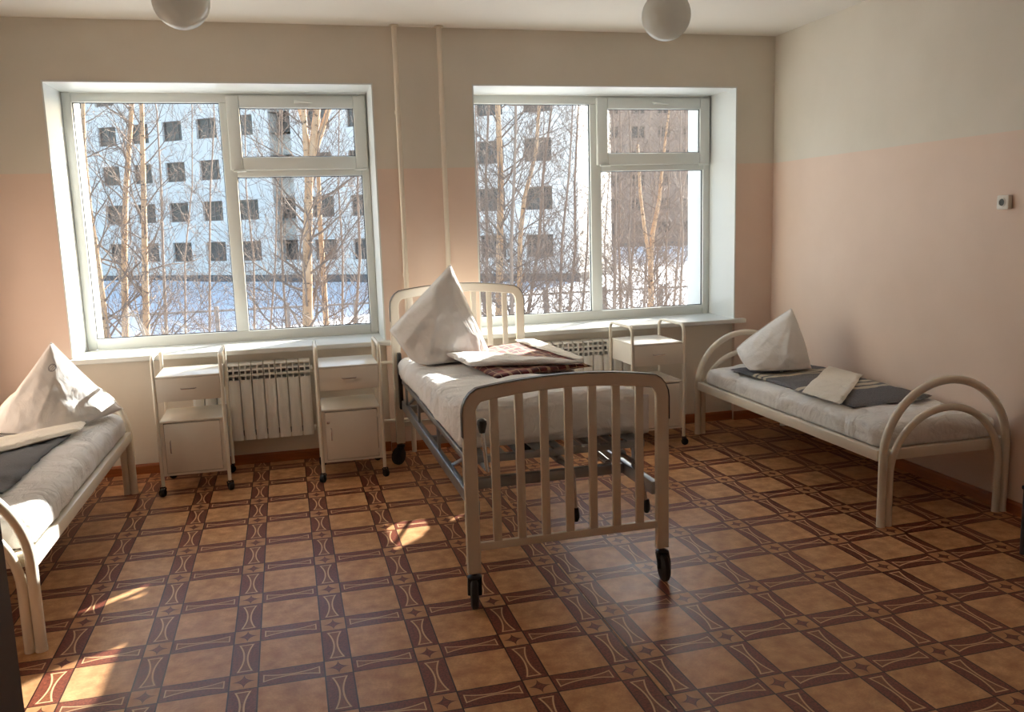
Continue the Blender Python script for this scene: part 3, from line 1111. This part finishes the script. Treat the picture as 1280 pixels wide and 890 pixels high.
mm = soft_mattress('mattress', -3.050, -2.150, -2.44, -0.385, mid_z, 0.055, 0.016, M['linen'], 'mattress under a white sheet on the adjustable hospital bed', 1.3)
mm.rotation_euler = (0, 0, 0.013)
soft_mattress('mattress', RB[0] - 0.365, RB[0] + 0.365, RB[1] - 1.005, RB[1] + 1.005, lambda y: (0.4025, 0.525), 0.05, 0.022, M['linen'], 'mattress under a wrinkled white sheet on the right bed', 7.7)
soft_mattress('mattress', LB[0] - 0.365, LB[0] + 0.385, LB[1] - 1.005, LB[1] + 1.010, lambda y: (0.4115, 0.545), 0.062, 0.014, M['linen'], 'mattress under a greyish white sheet on the left bed', 4.1)


def slab(name, corners, th, mat, nu=28, nv=28, amp=0.006, seed=0.0, edge=0.012, ripple=None, parent=None, floor_fn=None):
    """thick soft cloth: corners A,B,C,D (xyz of the top face), thickness th; edges waver and round off"""
    A, B, C, D = [np.array(c, float) for c in corners]
    mb = MB(); mb.uv = []
    top, bot = [], []
    vs, uvs = [], []
    for layer in (0, 1):
        for j in range(nv + 1):
            for i in range(nu + 1):
                u, v = i / nu, j / nv
                p = (1 - u) * (1 - v) * A + u * (1 - v) * B + u * v * C + (1 - u) * v * D
                du = (B - A) * (1 - v) + (C - D) * v; du /= np.linalg.norm(du)
                dv = (D - A) * (1 - u) + (C - B) * u; dv /= np.linalg.norm(dv)
                wob = lambda q, s: edge * (nz(q * 5 + seed, s * 3.1 + seed, 0.3) * 1.3 + 0.4 * nz(q * 14 + seed, s * 3.1, 4.3))
                if u in (0, 1): p = p + du * wob(v, 1 + u)
                if v in (0, 1): p = p + dv * wob(u, 5 + v)
                e = min(u, 1 - u) * nu / 2.0
                e2 = min(v, 1 - v) * nv / 2.0
                rd = 1 - max(0, 1 - min(e, e2)) ** 2
                h = amp * (fbm(p[0] + seed, p[1], 0.0, 7) + 0.8 * (0.3 - abs(nz(p[0] * 3 + seed, p[1] * 6 + p[0] * 4, 1.7, 1.4))))
                if ripple: h += ripple(u, v)
                z = p[2] + h
                zb = p[2] - th
                if layer == 0:
                    zz = zb + (z - zb) * (0.45 + 0.55 * rd)
                else:
                    zz = zb + (z - zb) * (0.45 - 0.45 * rd)
                if floor_fn is not None: zz = max(zz, floor_fn(p[0], p[1]) + (0.004 if layer == 0 else 0.0))
                vs.append((p[0], p[1], zz)); uvs.append((u, v))
    W = nu + 1
    off = W * (nv + 1)
    fs = []
    for j in range(nv):
        for i in range(nu):
            a = j * W + i
            fs.append((a, a + 1, a + 1 + W, a + W))
            fs.append((off + a, off + a + W, off + a + 1 + W, off + a + 1))
    for i in range(nu):
        fs.append((i, off + i, off + i + 1, i + 1))
        a = nv * W + i
        fs.append((a, a + 1, off + a + 1, off + a))
    for j in range(nv):
        a = j * W
        fs.append((a, a + W, off + a + W, off + a))
        a = j * W + nu
        fs.append((a, off + a, off + a + W, a + W))
    mb.add(vs, fs); mb.uv = uvs
    base = Vector(((A + C) / 2 - np.array([0, 0, th])))
    mb.v = [(a - base.x, b - base.y, c - base.z) for a, b, c in mb.v]
    o = mb.build(name, mat, parent, smooth='all')
    o.location = base
    return o


def pillow(name, A, L, B, R, n, fb, bb, mat, label, seed, zmin, amp=0.022, N=56, pw=0.36, pull=0.03):
    A, L, B, R = [np.array(q, float) for q in (A, L, B, R)]
    n = np.array(n, float); n /= np.linalg.norm(n)
    ctr = (A + L + B + R) / 4
    vs, uvs = [], []
    for layer, bl in ((1, fb), (-1, bb)):
        for j in range(N + 1):
            for i in range(N + 1):
                u, v = i / N, j / N
                uu, vv = u, v
                p = (1 - uu) * (1 - vv) * B + uu * (1 - vv) * R + uu * vv * A + (1 - uu) * vv * L
                w = (16 * u * (1 - u) * v * (1 - v))
                w = max(w, 0.0) ** pw
                # edges of a stuffed pillow pull in between its corners
                eu = 4 * u * (1 - u); ev = 4 * v * (1 - v)
                pl = pull * (eu * (1 - ev) ** 4 + ev * (1 - eu) ** 4)
                p = p + (ctr - p) * pl
                r1 = math.hypot(1 - u, 1 - v)
                fold = (0.28 - abs(nz(math.atan2(1 - v, 1 - u + 1e-3) * 3.0 + seed, r1 * 1.2, layer * 2.0))) * 1.2
                h = amp * (fbm(p[0] * 1.3 + seed, p[1], p[2] * 1.3, 4.5) + fold * min(1, r1 * 2)) * w ** 0.8
                p = p + layer * n * (bl * w + h)
                if p[2] < zmin + 0.05:
                    t = (p[2] - zmin) / 0.05
                    p[2] = zmin + 0.05 * (math.exp(t - 1) if t < 1 else t) * 1.0
                vs.append(tuple(p)); uvs.append((u, v))
    W = N + 1; off = W * W
    fs = []
    for j in range(N):
        for i in range(N):
            a = j * W + i
            fs.append((a, a + 1, a + 1 + W, a + W))
            fs.append((off + a, off + a + W, off + a + 1 + W, off + a + 1))
    mb = MB(); mb.add(vs, fs); mb.uv = uvs
    base = (ctr[0], ctr[1], zmin)
    mb.v = [(a - base[0], b - base[1], c - base[2]) for a, b, c in mb.v]
    me_o = mb.build(name, mat, None, smooth='all', fix=False)
    bm = bmesh.new(); bm.from_mesh(me_o.data)
    bmesh.ops.remove_doubles(bm, verts=bm.verts, dist=0.0004)
    bmesh.ops.recalc_face_normals(bm, faces=bm.faces)
    bm.to_mesh(me_o.data); bm.free()
    me_o.location = base
    # the sewn edge of the pillowcase
    rim = []
    P = np.array(vs[:off])
    idx = [i for i in range(W)] + [j * W + N for j in range(1, W)] + [N * W + i for i in range(N - 1, -1, -1)] + [j * W for j in range(N - 1, 0, -1)]
    pts = [tuple(P[k] - np.array(base)) for k in idx]
    mb = MB(); mb.tube(pts, 0.0035, 6, closed=True)
    mb.build('piping', mat, me_o, smooth='all')
    return tag(me_o, label, 'pillow', 'pillows stood up on the beds')


# middle bed: pillow, plaid blanket, turned-back sheet
pillow('pillow', on(1, -0.66, 563, 331), on(1, -0.68, 487, 413), on(1, -0.90, 530, 472), on(1, -0.80, 617, 452), (-0.10, -1, 0.10), 0.17, 0.15,
       M['linen_soft'], 'white pillow standing on its corner on the plaid-covered hospital bed', 2.0, 0.782, amp=0.030, pw=0.34, pull=0.0)


def mtop(x, y):
    return mid_z(y)[1] + 0.012


pb = slab('plaid_blanket', ((-2.79, -0.78, 0.830), (-2.20, -0.42, 0.832), (-2.115, -1.60, 0.842), (-2.69, -1.72, 0.832)), 0.032, M['plaid'], 36, 44, 0.010, 3.3, 0.02)
tag(pb, 'folded red plaid blanket lying on the hospital bed', 'blanket')
fs_ = slab('folded_sheet', ((-2.84, -0.90, 0.864), (-2.63, -1.02, 0.864), (-2.165, -1.66, 0.874), (-2.79, -1.42, 0.866)), 0.030, M['linen'], 30, 30, 0.008, 5.1, 0.02)
tag(fs_, 'white sheet folded across the red plaid blanket', 'sheet', 'folded sheets')
f2 = slab('sheet_fold', ((-2.27, -0.46, 0.846), (-2.13, -0.44, 0.846), (-2.105, -1.50, 0.858), (-2.17, -1.46, 0.858)), 0.014, M['linen_cream'], 20, 24, 0.006, 8.1, 0.015)
f2.location = f2.location - fs_.location
f2.parent = fs_
# sheet hanging over the foot end of the middle mattress
hang = MB()
NX, NZ = 40, 8
vs = []
for j in range(NZ + 1):
    for i in range(NX + 1):
        t = i / NX
        x = -3.03 + (0.90) * t
        zl = 0.70 - 0.045 * (0.5 + nz(t * 5, 0.4, 2.0)) - (0.04 if t > 0.93 else 0)
        z = 0.82 + (zl - 0.82) * j / NZ
        y = -2.447 - 0.006 * math.sin(t * 17) * j / NZ - 0.004 * j / NZ
        vs.append((x, y, z))
fq = [(j * (NX + 1) + i, j * (NX + 1) + i + 1, (j + 1) * (NX + 1) + i + 1, (j + 1) * (NX + 1) + i) for j in range(NZ) for i in range(NX)]
hang.add(vs, fq)
ho = hang.build('sheet_hem', M['linen'], mm, rel=True, smooth='all')
so_ = ho.modifiers.new('thick', 'SOLIDIFY'); so_.thickness = 0.004
# corner flap hanging out beyond the right post
flap = MB()
vs = []
for j in range(9):
    for i in range(9):
        s, t = i / 8, j / 8
        vs.append((-2.20 + 0.085 * s * (0.6 + 0.4 * t) + 0.02 * t, -2.38 + 0.26 * s - 0.03 * math.sin(t * 3), 0.80 - (0.13 + 0.05 * nz(s * 3, 1.0, 0.0)) * t * (0.7 + 0.3 * s) - 0.02 * s))
flap.add(vs, [(j * 9 + i, j * 9 + i + 1, j * 9 + i + 10, j * 9 + i + 9) for j in range(8) for i in range(8)])
fo = flap.build('sheet_corner', M['linen'], mm, rel=True, smooth='all')
so_ = fo.modifiers.new('thick', 'SOLIDIFY'); so_.thickness = 0.004

# right bed: grey blanket, folded sheet, pillow
zr = 0.535
gb = slab('grey_blanket', ((-0.70, -0.62, zr + 0.020), (-0.12, -0.70, zr + 0.035), (-0.115, -1.98, zr + 0.035), (-0.665, -2.00, zr + 0.016)), 0.022, M['grey_blanket'], 30, 54, 0.010, 6.3, 0.025)
tag(gb, 'grey wool blanket with cream stripes on the right bed', 'blanket')
gs = slab('folded_sheet', (on(2, 0.575, 1001, 488), on(2, 0.585, 1036, 455), on(2, 0.590, 1079, 466), on(2, 0.575, 1052, 503)), 0.022, M['linen_cream'], 22, 22, 0.005, 9.2, 0.010)
tag(gs, 'cream sheet folded square on the striped grey blanket', 'sheet', 'folded sheets')
pillow('pillow', on(1, -0.82, 989, 386), on(1, -0.66, 921, 436), on(1, -0.90, 938, 464), on(1, -0.98, 1014, 464), (-0.25, -1, 0.05), 0.13, 0.13,
       M['linen_soft'], 'white pillow standing on its corner on the right bed', 12.0, zr + 0.025, pull=-0.06, pw=0.32)

# left bed: blanket, folded sheet, pillow
zl_ = 0.557
lb = slab('grey_blanket', ((-5.50, -1.00, zl_ + 0.030), (-4.955, -1.10, zl_ + 0.024), (-4.990, -2.20, zl_ + 0.024), (-5.50, -2.20, zl_ + 0.030)), 0.022, M['grey_wool'], 28, 44, 0.010, 16.3, 0.02)
tag(lb, 'plain grey wool blanket folded back on the left bed', 'blanket')
ls = slab('folded_sheet', ((-5.52, -1.45, zl_ + 0.062), (-4.925, -0.93, zl_ + 0.052), (-4.905, -1.13, zl_ + 0.052), (-5.48, -1.92, zl_ + 0.062)), 0.028, M['linen_cream'], 28, 22, 0.007, 19.2, 0.015)
tag(ls, 'white sheet folded over the plain grey blanket on the left bed', 'sheet', 'folded sheets')
pillow('pillow', on(1, -0.74, 64, 428), on(1, -0.84, -22, 545), on(1, -1.06, 62, 566), on(1, -0.60, 154, 512), (0.10, -1, 0.25), 0.15, 0.15,
       M['linen_stamp'], 'white pillow with a small grey ink stamp on the left bed', 22.0, zl_ + 0.006)

# ------------------------------------------------------------------ door leaf and low stool at the edges of the frame
dr = thing('door_1', (-3.94, YF, 0.0), label='dark brown door leaf standing open at the left edge', kind='structure')
mb = MB(); mb.box(-0.020, 0.020, 0.02, 1.05, 0.012, 2.06, c=0.004); leaf = mb.build('leaf', M['door'], dr, smooth=True)
for y0, y1, z0, z1 in ((0.14, 0.93, 0.15, 0.90), (0.14, 0.93, 1.05, 1.93)):
    mb = MB(); frame_ring(mb, 0, 1, 0, 1, 0.001, 0.001, 0.001, 0.001, 0, 0.001, c=0) if False else mb.box(0.019, 0.025, y0, y1, z0, z1, c=0.004)
    mb.build('panel', M['door'], leaf, smooth=True)
mb = MB()
mb.lathe([(0.024, 0.020), (0.024, 0.026), (0.010, 0.028), (0.010, 0.050), (0.0, 0.051)], (0, 0.98, 1.0), 'x', 16)
mb.tube([(0.048, 0.98, 1.0), (0.050, 0.96, 1.0), (0.050, 0.87, 1.0)], 0.008, 8)
mb.build('door_handle', M['chrome'], leaf, smooth=True)

st = thing('step_stool', (-0.235, -3.125, 0.0), label='low dark grey metal stool cut off by the right edge', cat='stool')
for sx in (-1, 1):
    for sy in (-1, 1):
        mb = MB(); mb.tube([(sx * 0.175, sy * 0.165, 0.0), (sx * 0.175, sy * 0.165, 0.322)], 0.014, 12)
        mb.build('leg', M['stool'], st, smooth=True)
mb = MB(); mb.box(-0.192, 0.192, -0.182, 0.182, 0.320, 0.342, c=0.008); mb.build('seat', M['black'], st, smooth=True)
for sy in (-1, 1):
    mb = MB(); mb.tube([(-0.175, sy * 0.165, 0.12), (0.175, sy * 0.165, 0.12)], 0.009, 10); mb.build('stretcher', M['stool'], st, smooth=True)

# ------------------------------------------------------------------ outdoors
GZ = -2.1
gm = MB()
nx_, ny_ = 70, 70
vs = []
for j in range(ny_ + 1):
    for i in range(nx_ + 1):
        x = -110 + 260 * i / nx_
        y = 0.74 + 190 * (j / ny_) ** 1.5
        h = 0.35 * nz(x * 0.09, y * 0.09, 3.0) + 0.12 * nz(x * 0.4, y * 0.4, 5.0)
        k = min(1, max(0, (y - 2) / 6))
        vs.append((x, y, GZ + h * k))
gm.add(vs, [(j * (nx_ + 1) + i, j * (nx_ + 1) + i + 1, (j + 1) * (nx_ + 1) + i + 1, (j + 1) * (nx_ + 1) + i) for j in range(ny_) for i in range(nx_)])
tag(gm.build('snow_ground', M['snow'], smooth='all'), 'snow covering the yard outside the windows', kind='structure')


def make_block(name, loc, rz, length, depth, height, cols, rows, ww, wh, wall, label, tall=(), z_plinth=0.5):
    """apartment block; local x along the facade, -y faces the hospital"""
    root = thing(name, loc, rz, label, 'building')
    xs_, zs_ = [0.0], [0.0, z_plinth]
    for c in cols: xs_ += [c - ww / 2, c + ww / 2]
    xs_.append(length)
    for r_ in rows: zs_ += [r_ - wh / 2, r_ + wh / 2]
    zs_.append(height)
    mb = MB()
    holes = []
    for i in range(len(xs_) - 1):
        for j in range(1, len(zs_) - 1):
            x0, x1, z0, z1 = xs_[i], xs_[i + 1], zs_[j], zs_[j + 1]
            is_w = i % 2 == 1 and j % 2 == 0
            strip = i % 2 == 1 and (i - 1) // 2 in tall and j >= 2 and j < len(zs_) - 2
            if is_w or strip:
                d = 0.28 if not strip else 1.1
                if is_w: holes.append((x0, x1, z0, z1, d, strip))
                mb.add([(x0, 0, z0), (x0, d, z0), (x0, d, z1), (x0, 0, z1)], [(0, 1, 2, 3)])
                mb.add([(x1, 0, z0), (x1, d, z0), (x1, d, z1), (x1, 0, z1)], [(3, 2, 1, 0)])
                mb.add([(x0, 0, z0), (x1, 0, z0), (x1, d, z0), (x0, d, z0)], [(0, 1, 2, 3)])
                mb.add([(x0, 0, z1), (x1, 0, z1), (x1, d, z1), (x0, d, z1)], [(3, 2, 1, 0)])
                if strip and not is_w:
                    mb.add([(x0, d, z0), (x1, d, z0), (x1, d, z1), (x0, d, z1)], [(0, 1, 2, 3)])
            else:
                mb.add([(x0, 0, z0), (x1, 0, z0), (x1, 0, z1), (x0, 0, z1)], [(0, 1, 2, 3)])
    mb.add([(0, 0, 0), (0, depth, 0), (0, depth, height), (0, 0, height)], [(0, 1, 2, 3)])
    mb.add([(length, 0, 0), (length, depth, 0), (length, depth, height), (length, 0, height)], [(3, 2, 1, 0)])
    mb.add([(0, depth, 0), (length, depth, 0), (length, depth, height), (0, depth, height)], [(3, 2, 1, 0)])
    mb.build('wall', wall, root, fix=False)
    mb = MB(); mb.box(-0.08, length + 0.08, -0.10, depth + 0.08, -0.3, z_plinth)
    mb.build('plinth', M['plinth'], root)
    mb = MB(); mb.box(-0.4, length + 0.4, -0.5, depth + 0.4, height, height + 0.35); mb.build('roof', M['roof'], root)
    cache = {}
    for x0, x1, z0, z1, d, strip in holes:
        if 'w' not in cache:
            f = MB()
            frame_ring(f, -ww / 2, ww / 2, -wh / 2, wh / 2, 0.08, 0.08, 0.08, 0.08, -0.04, 0.04, c=0)
            f.box(-0.04, 0.04, -0.03, 0.03, -wh / 2, wh / 2); f.box(ww / 2 - 0.5, ww / 2 - 0.44, -0.03, 0.03, -wh / 2, wh / 2)
            wo_ = f.build('window', M['far_frame'], root)
            g = MB(); g.box(-ww / 2, ww / 2, 0.0, 0.02, -wh / 2, wh / 2)
            po = g.build('pane', M['far_glass'], wo_)
            cache['w'] = wo_
        else:
            wo_ = copy_tree(cache['w'], root)
        wo_.location = ((x0 + x1) / 2, d - 0.05, (z0 + z1) / 2)
    return root


A_, B_ = np.array([-18.1, 66.06]), np.array([11.1, 44.76])
fd = (B_ - A_) / np.linalg.norm(B_ - A_)
S0 = 32.0
o0 = A_ - fd * S0
rz_f = math.atan2(fd[1], fd[0])
cols = [S0 + 1.75 + 3.12 * k for k in range(-9, 12)]
make_block('apartment_building', (o0[0], o0[1], GZ), rz_f, S0 + 38.6, 7.5, 16.2, cols, [2.2 + 2.9 * k for k in range(5)], 1.78, 1.40, M['facade'],
           'white five storey apartment block with square dark windows behind the birches', tall=(14, 18))
p2 = on(1, 98.0, 742, 320)
make_block('far_building', (p2[0], 98.0, GZ), -0.12, 34.0, 12.0, 21.0, [2.6 + 3.4 * k for k in range(9)], [2.4 + 3.0 * k for k in range(6)], 1.7, 1.5, M['facade_far'],
           'distant grey brown block seen through the right pane')


# fence across the yard
fn = thing('yard_fence', (0, 20.0, GZ), label='low weathered fence of posts and rails in the snow', cat='fence')
fx0, fx1 = -16.0, 22.0
npost = 20
pp = None
for i in range(npost):
    x = fx0 + (fx1 - fx0) * i / (npost - 1)
    if pp is None:
        mb = MB(); mb.box(-0.06, 0.06, -0.05, 0.05, -0.2, 1.55, c=0.01); pp = mb.build('post', M['fence'], fn); q = pp
    else:
        q = pp.copy(); COL.objects.link(q); q.parent = fn
    q.location = (x, 0, 0)
for z in (0.55, 1.42):
    mb = MB(); mb.box(fx0, fx1, -0.03, 0.03, z - 0.03, z + 0.03); mb.build('rail', M['fence'], fn)


# ------------------------------------------------------------------ trees
class TreeMesh:
    def __init__(self):
        self.t, self.b = MB(), MB()


def rot_about(v, ax, a):
    return Matrix.Rotation(a, 3, ax) @ v


def grow(mb, rng, p, d, length, r, level, maxlevel, up=0.15):
    n = 5 if level < 2 else 4
    pts, rad = [p.copy()], [r]
    q = p.copy(); dd = d.copy()
    for i in range(n):
        dd = (dd + Vector((rng.gauss(0, 0.16), rng.gauss(0, 0.16), rng.gauss(0, 0.12) + up * 0.5))).normalized()
        q = q + dd * (length / n)
        pts.append(q.copy()); rad.append(max(0.0035, r * (1 - 0.8 * (i + 1) / n)))
    mb.tube(pts, rad, 5 if level <= 1 else 3, cap=False)
    if level >= maxlevel: return
    k = max(2, int(length * (4.2 if level == 1 else 6.5)))
    for i in range(k):
        t = 0.2 + 0.8 * rng.random()
        f = t * n; a = min(int(f), n - 1); f -= a
        s = pts[a].lerp(pts[a + 1], f)
        ax = (pts[a + 1] - pts[a]).normalized()
        perp = ax.orthogonal().normalized()
        perp = rot_about(perp, ax, rng.uniform(0, 2 * math.pi))
        nd = (ax * math.cos(0.75) + perp * math.sin(0.75)).normalized()
        grow(mb, rng, s, nd, length * rng.uniform(0.30, 0.55), max(0.004, rad[a] * 0.5), level + 1, maxlevel, up)


def tree(name, path, height, r0, label, seed, mat, group, nb=26, blen=2.2, zb=0.8, maxlevel=3, fork=None):
    nb = int(nb * 2.5)
    """path: points up the visible trunk; it is carried down to the snow and up to its height"""
    rng = random.Random(seed)
    P = [Vector(p) for p in path]
    d0 = (P[1] - P[0]).normalized()
    base = P[0] - d0 * ((P[0].z - GZ + 0.3) / max(d0.z, 0.5))
    pts = [base] + P
    d1 = (P[-1] - P[-2]).normalized()
    top = P[-1]
    d1 = (d1 + Vector((0, 0, 0.5))).normalized()
    step = (GZ + height - top.z) / 6
    for i in range(6):
        if step <= 0: break
        d1 = (d1 + Vector((rng.gauss(0, 0.05), rng.gauss(0, 0.05), 0.1))).normalized()
        top = top + d1 * step
        pts.append(top.copy())
    rad = [max(0.012, r0 * (1 - 0.88 * min(1, (p.z - GZ) / height))) for p in pts]
    root = thing(name, (base.x, base.y, GZ), label=label, cat='tree', group=group)
    mb = MB(); mb.tube(pts, rad, 9)
    if fork:
        for frk in fork:
            fp = [Vector(p) for p in frk]
            mb.tube(fp, [r0 * 0.55 * (1 - 0.12 * i) for i in range(len(fp))], 7)
    mb.build('trunk', mat, root, rel=True, smooth='all', fix=False)
    br = MB()
    total = len(pts) - 1
    for i in range(nb):
        z = GZ + zb + (height - zb - 0.4) * ((i + rng.random()) / nb) ** 1.15
        for a in range(total):
            if pts[a].z <= z <= pts[a + 1].z:
                t = (z - pts[a].z) / (pts[a + 1].z - pts[a].z)
                s = pts[a].lerp(pts[a + 1], t)
                az = rng.uniform(0, 2 * math.pi)
                el = rng.uniform(0.35, 1.0)
                dv = Vector((math.cos(az) * math.cos(el), math.sin(az) * math.cos(el), math.sin(el)))
                hh = (z - GZ) / height
                L = blen * (1 - 0.55 * hh) * rng.uniform(0.6, 1.1)
                grow(br, rng, s, dv, L, max(0.006, rad[a] * 0.28), 1, maxlevel)
                break
    if br.v:
        br.build('branches', M['twig'], root, rel=True, fix=False)
    return root


def px_path(y, *pts):
    return [on(1, y, u, v) for u, v in pts]


GB = 'birches outside the windows'
tree('birch_tree', px_path(11.5, (133, 418), (124, 340), (112, 262), (105, 190)), 10.5, 0.075, 'slim birch leaning left, at the left edge of the left window', 1, M['birch'], GB, 22, 1.8)
tree('birch_tree', px_path(12.5, (157, 418), (155, 330), (157, 240), (165, 130)), 11.5, 0.085, 'slim birch seen second from the left in the left window', 2, M['birch'], GB, 26, 2.0)
tree('birch_tree', px_path(12.0, (183, 418), (181, 320), (179, 220), (177, 130)), 11.5, 0.080, 'straight slim birch seen third from the left in the left window', 3, M['birch'], GB, 26, 2.0)
tree('birch_tree', px_path(12.0, (385, 408), (384, 320), (386, 230), (390, 190), (397, 130)), 12.0, 0.125, 'thick pale birch with a forked crown in the left window', 4, M['birch'], GB, 24, 2.6,
     fork=[px_path(12.0, (385, 230), (383, 190), (379, 130), (374, 60)), px_path(12.02, (386, 210), (400, 170), (413, 130), (420, 80))])
tree('birch_tree', px_path(13.0, (408, 408), (404, 340), (400, 280), (398, 220), (372, 130)), 10.5, 0.075, 'thin mottled birch just right of the thick forked birch', 5, M['birch'], GB, 22, 2.0)
tree('birch_tree', px_path(11.5, (624, 392), (625, 300), (626, 220), (622, 130)), 11.5, 0.100, 'pale birch at the left side of the right window', 6, M['birch'], GB, 26, 2.2)
tree('birch_tree', px_path(11.0, (649, 385), (650, 300), (655, 250), (670, 190), (674, 130)), 10.0, 0.070, 'pinkish birch bending right in the right window', 7, M['birch'], GB, 22, 2.0)
tree('birch_tree', px_path(14.0, (814, 388), (813, 330), (816, 290), (824, 250)), 7.5, 0.095, 'short forked birch in the right pane of the right window', 8, M['birch'], GB, 24, 1.8,
     fork=[px_path(14.0, (813, 330), (806, 290), (800, 240), (797, 180))])
ORD = ('first second third fourth fifth sixth seventh eighth ninth tenth eleventh twelfth thirteenth fourteenth fifteenth sixteenth seventeenth eighteenth nineteenth twentieth').split()
gx = [(640, 390, 645, 130, 9.5), (607, 390, 611, 130, 13), (700, 388, 716, 130, 12), (712, 388, 722, 150, 14), (728, 388, 736, 140, 13.5), (661, 388, 690, 130, 12.5), (768, 388, 766, 140, 12), (776, 388, 775, 130, 15),
      (790, 388, 786, 130, 13), (833, 385, 838, 150, 14), (850, 384, 851, 135, 12.5), (862, 384, 858, 150, 15.5), (208, 418, 196, 140, 16), (232, 416, 240, 140, 17), (262, 414, 268, 150, 15),
      (318, 412, 306, 150, 14), (338, 411, 349, 160, 15.5), (358, 411, 352, 230, 13), (428, 408, 424, 140, 15), (444, 406, 452, 150, 14), (742, 388, 752, 130, 17), (805, 388, 828, 140, 18), (600, 392, 596, 200, 15), (686, 390, 680, 150, 16), (783, 388, 800, 130, 19), (822, 386, 812, 130, 20), (842, 385, 862, 130, 18.5), (758, 388, 762, 130, 19.5)]
for i, (a, b, c, d, y) in enumerate(gx):
    rng = random.Random(100 + i)
    lf = a < 500
    row = sorted(q[0] for q in gx if (q[0] < 500) == lf)
    nth = ORD[row.index(a)]
    tree('sapling', px_path(y, (a, b), ((a * 2 + c) / 3 + rng.uniform(-4, 4), (b * 2 + d) / 3), ((a + c * 2) / 3 + rng.uniform(-4, 4), (b + d * 2) / 3), (c, d)), rng.uniform(7.5, 10), rng.uniform(0.028, 0.055),
         'thin grey leafless sapling outside the %s window, %s from the left' % ('left' if lf else 'right', nth), 200 + i, M['greybark'],
         'thin grey saplings outside the windows', 20 if lf else 28, 1.5, 0.5)
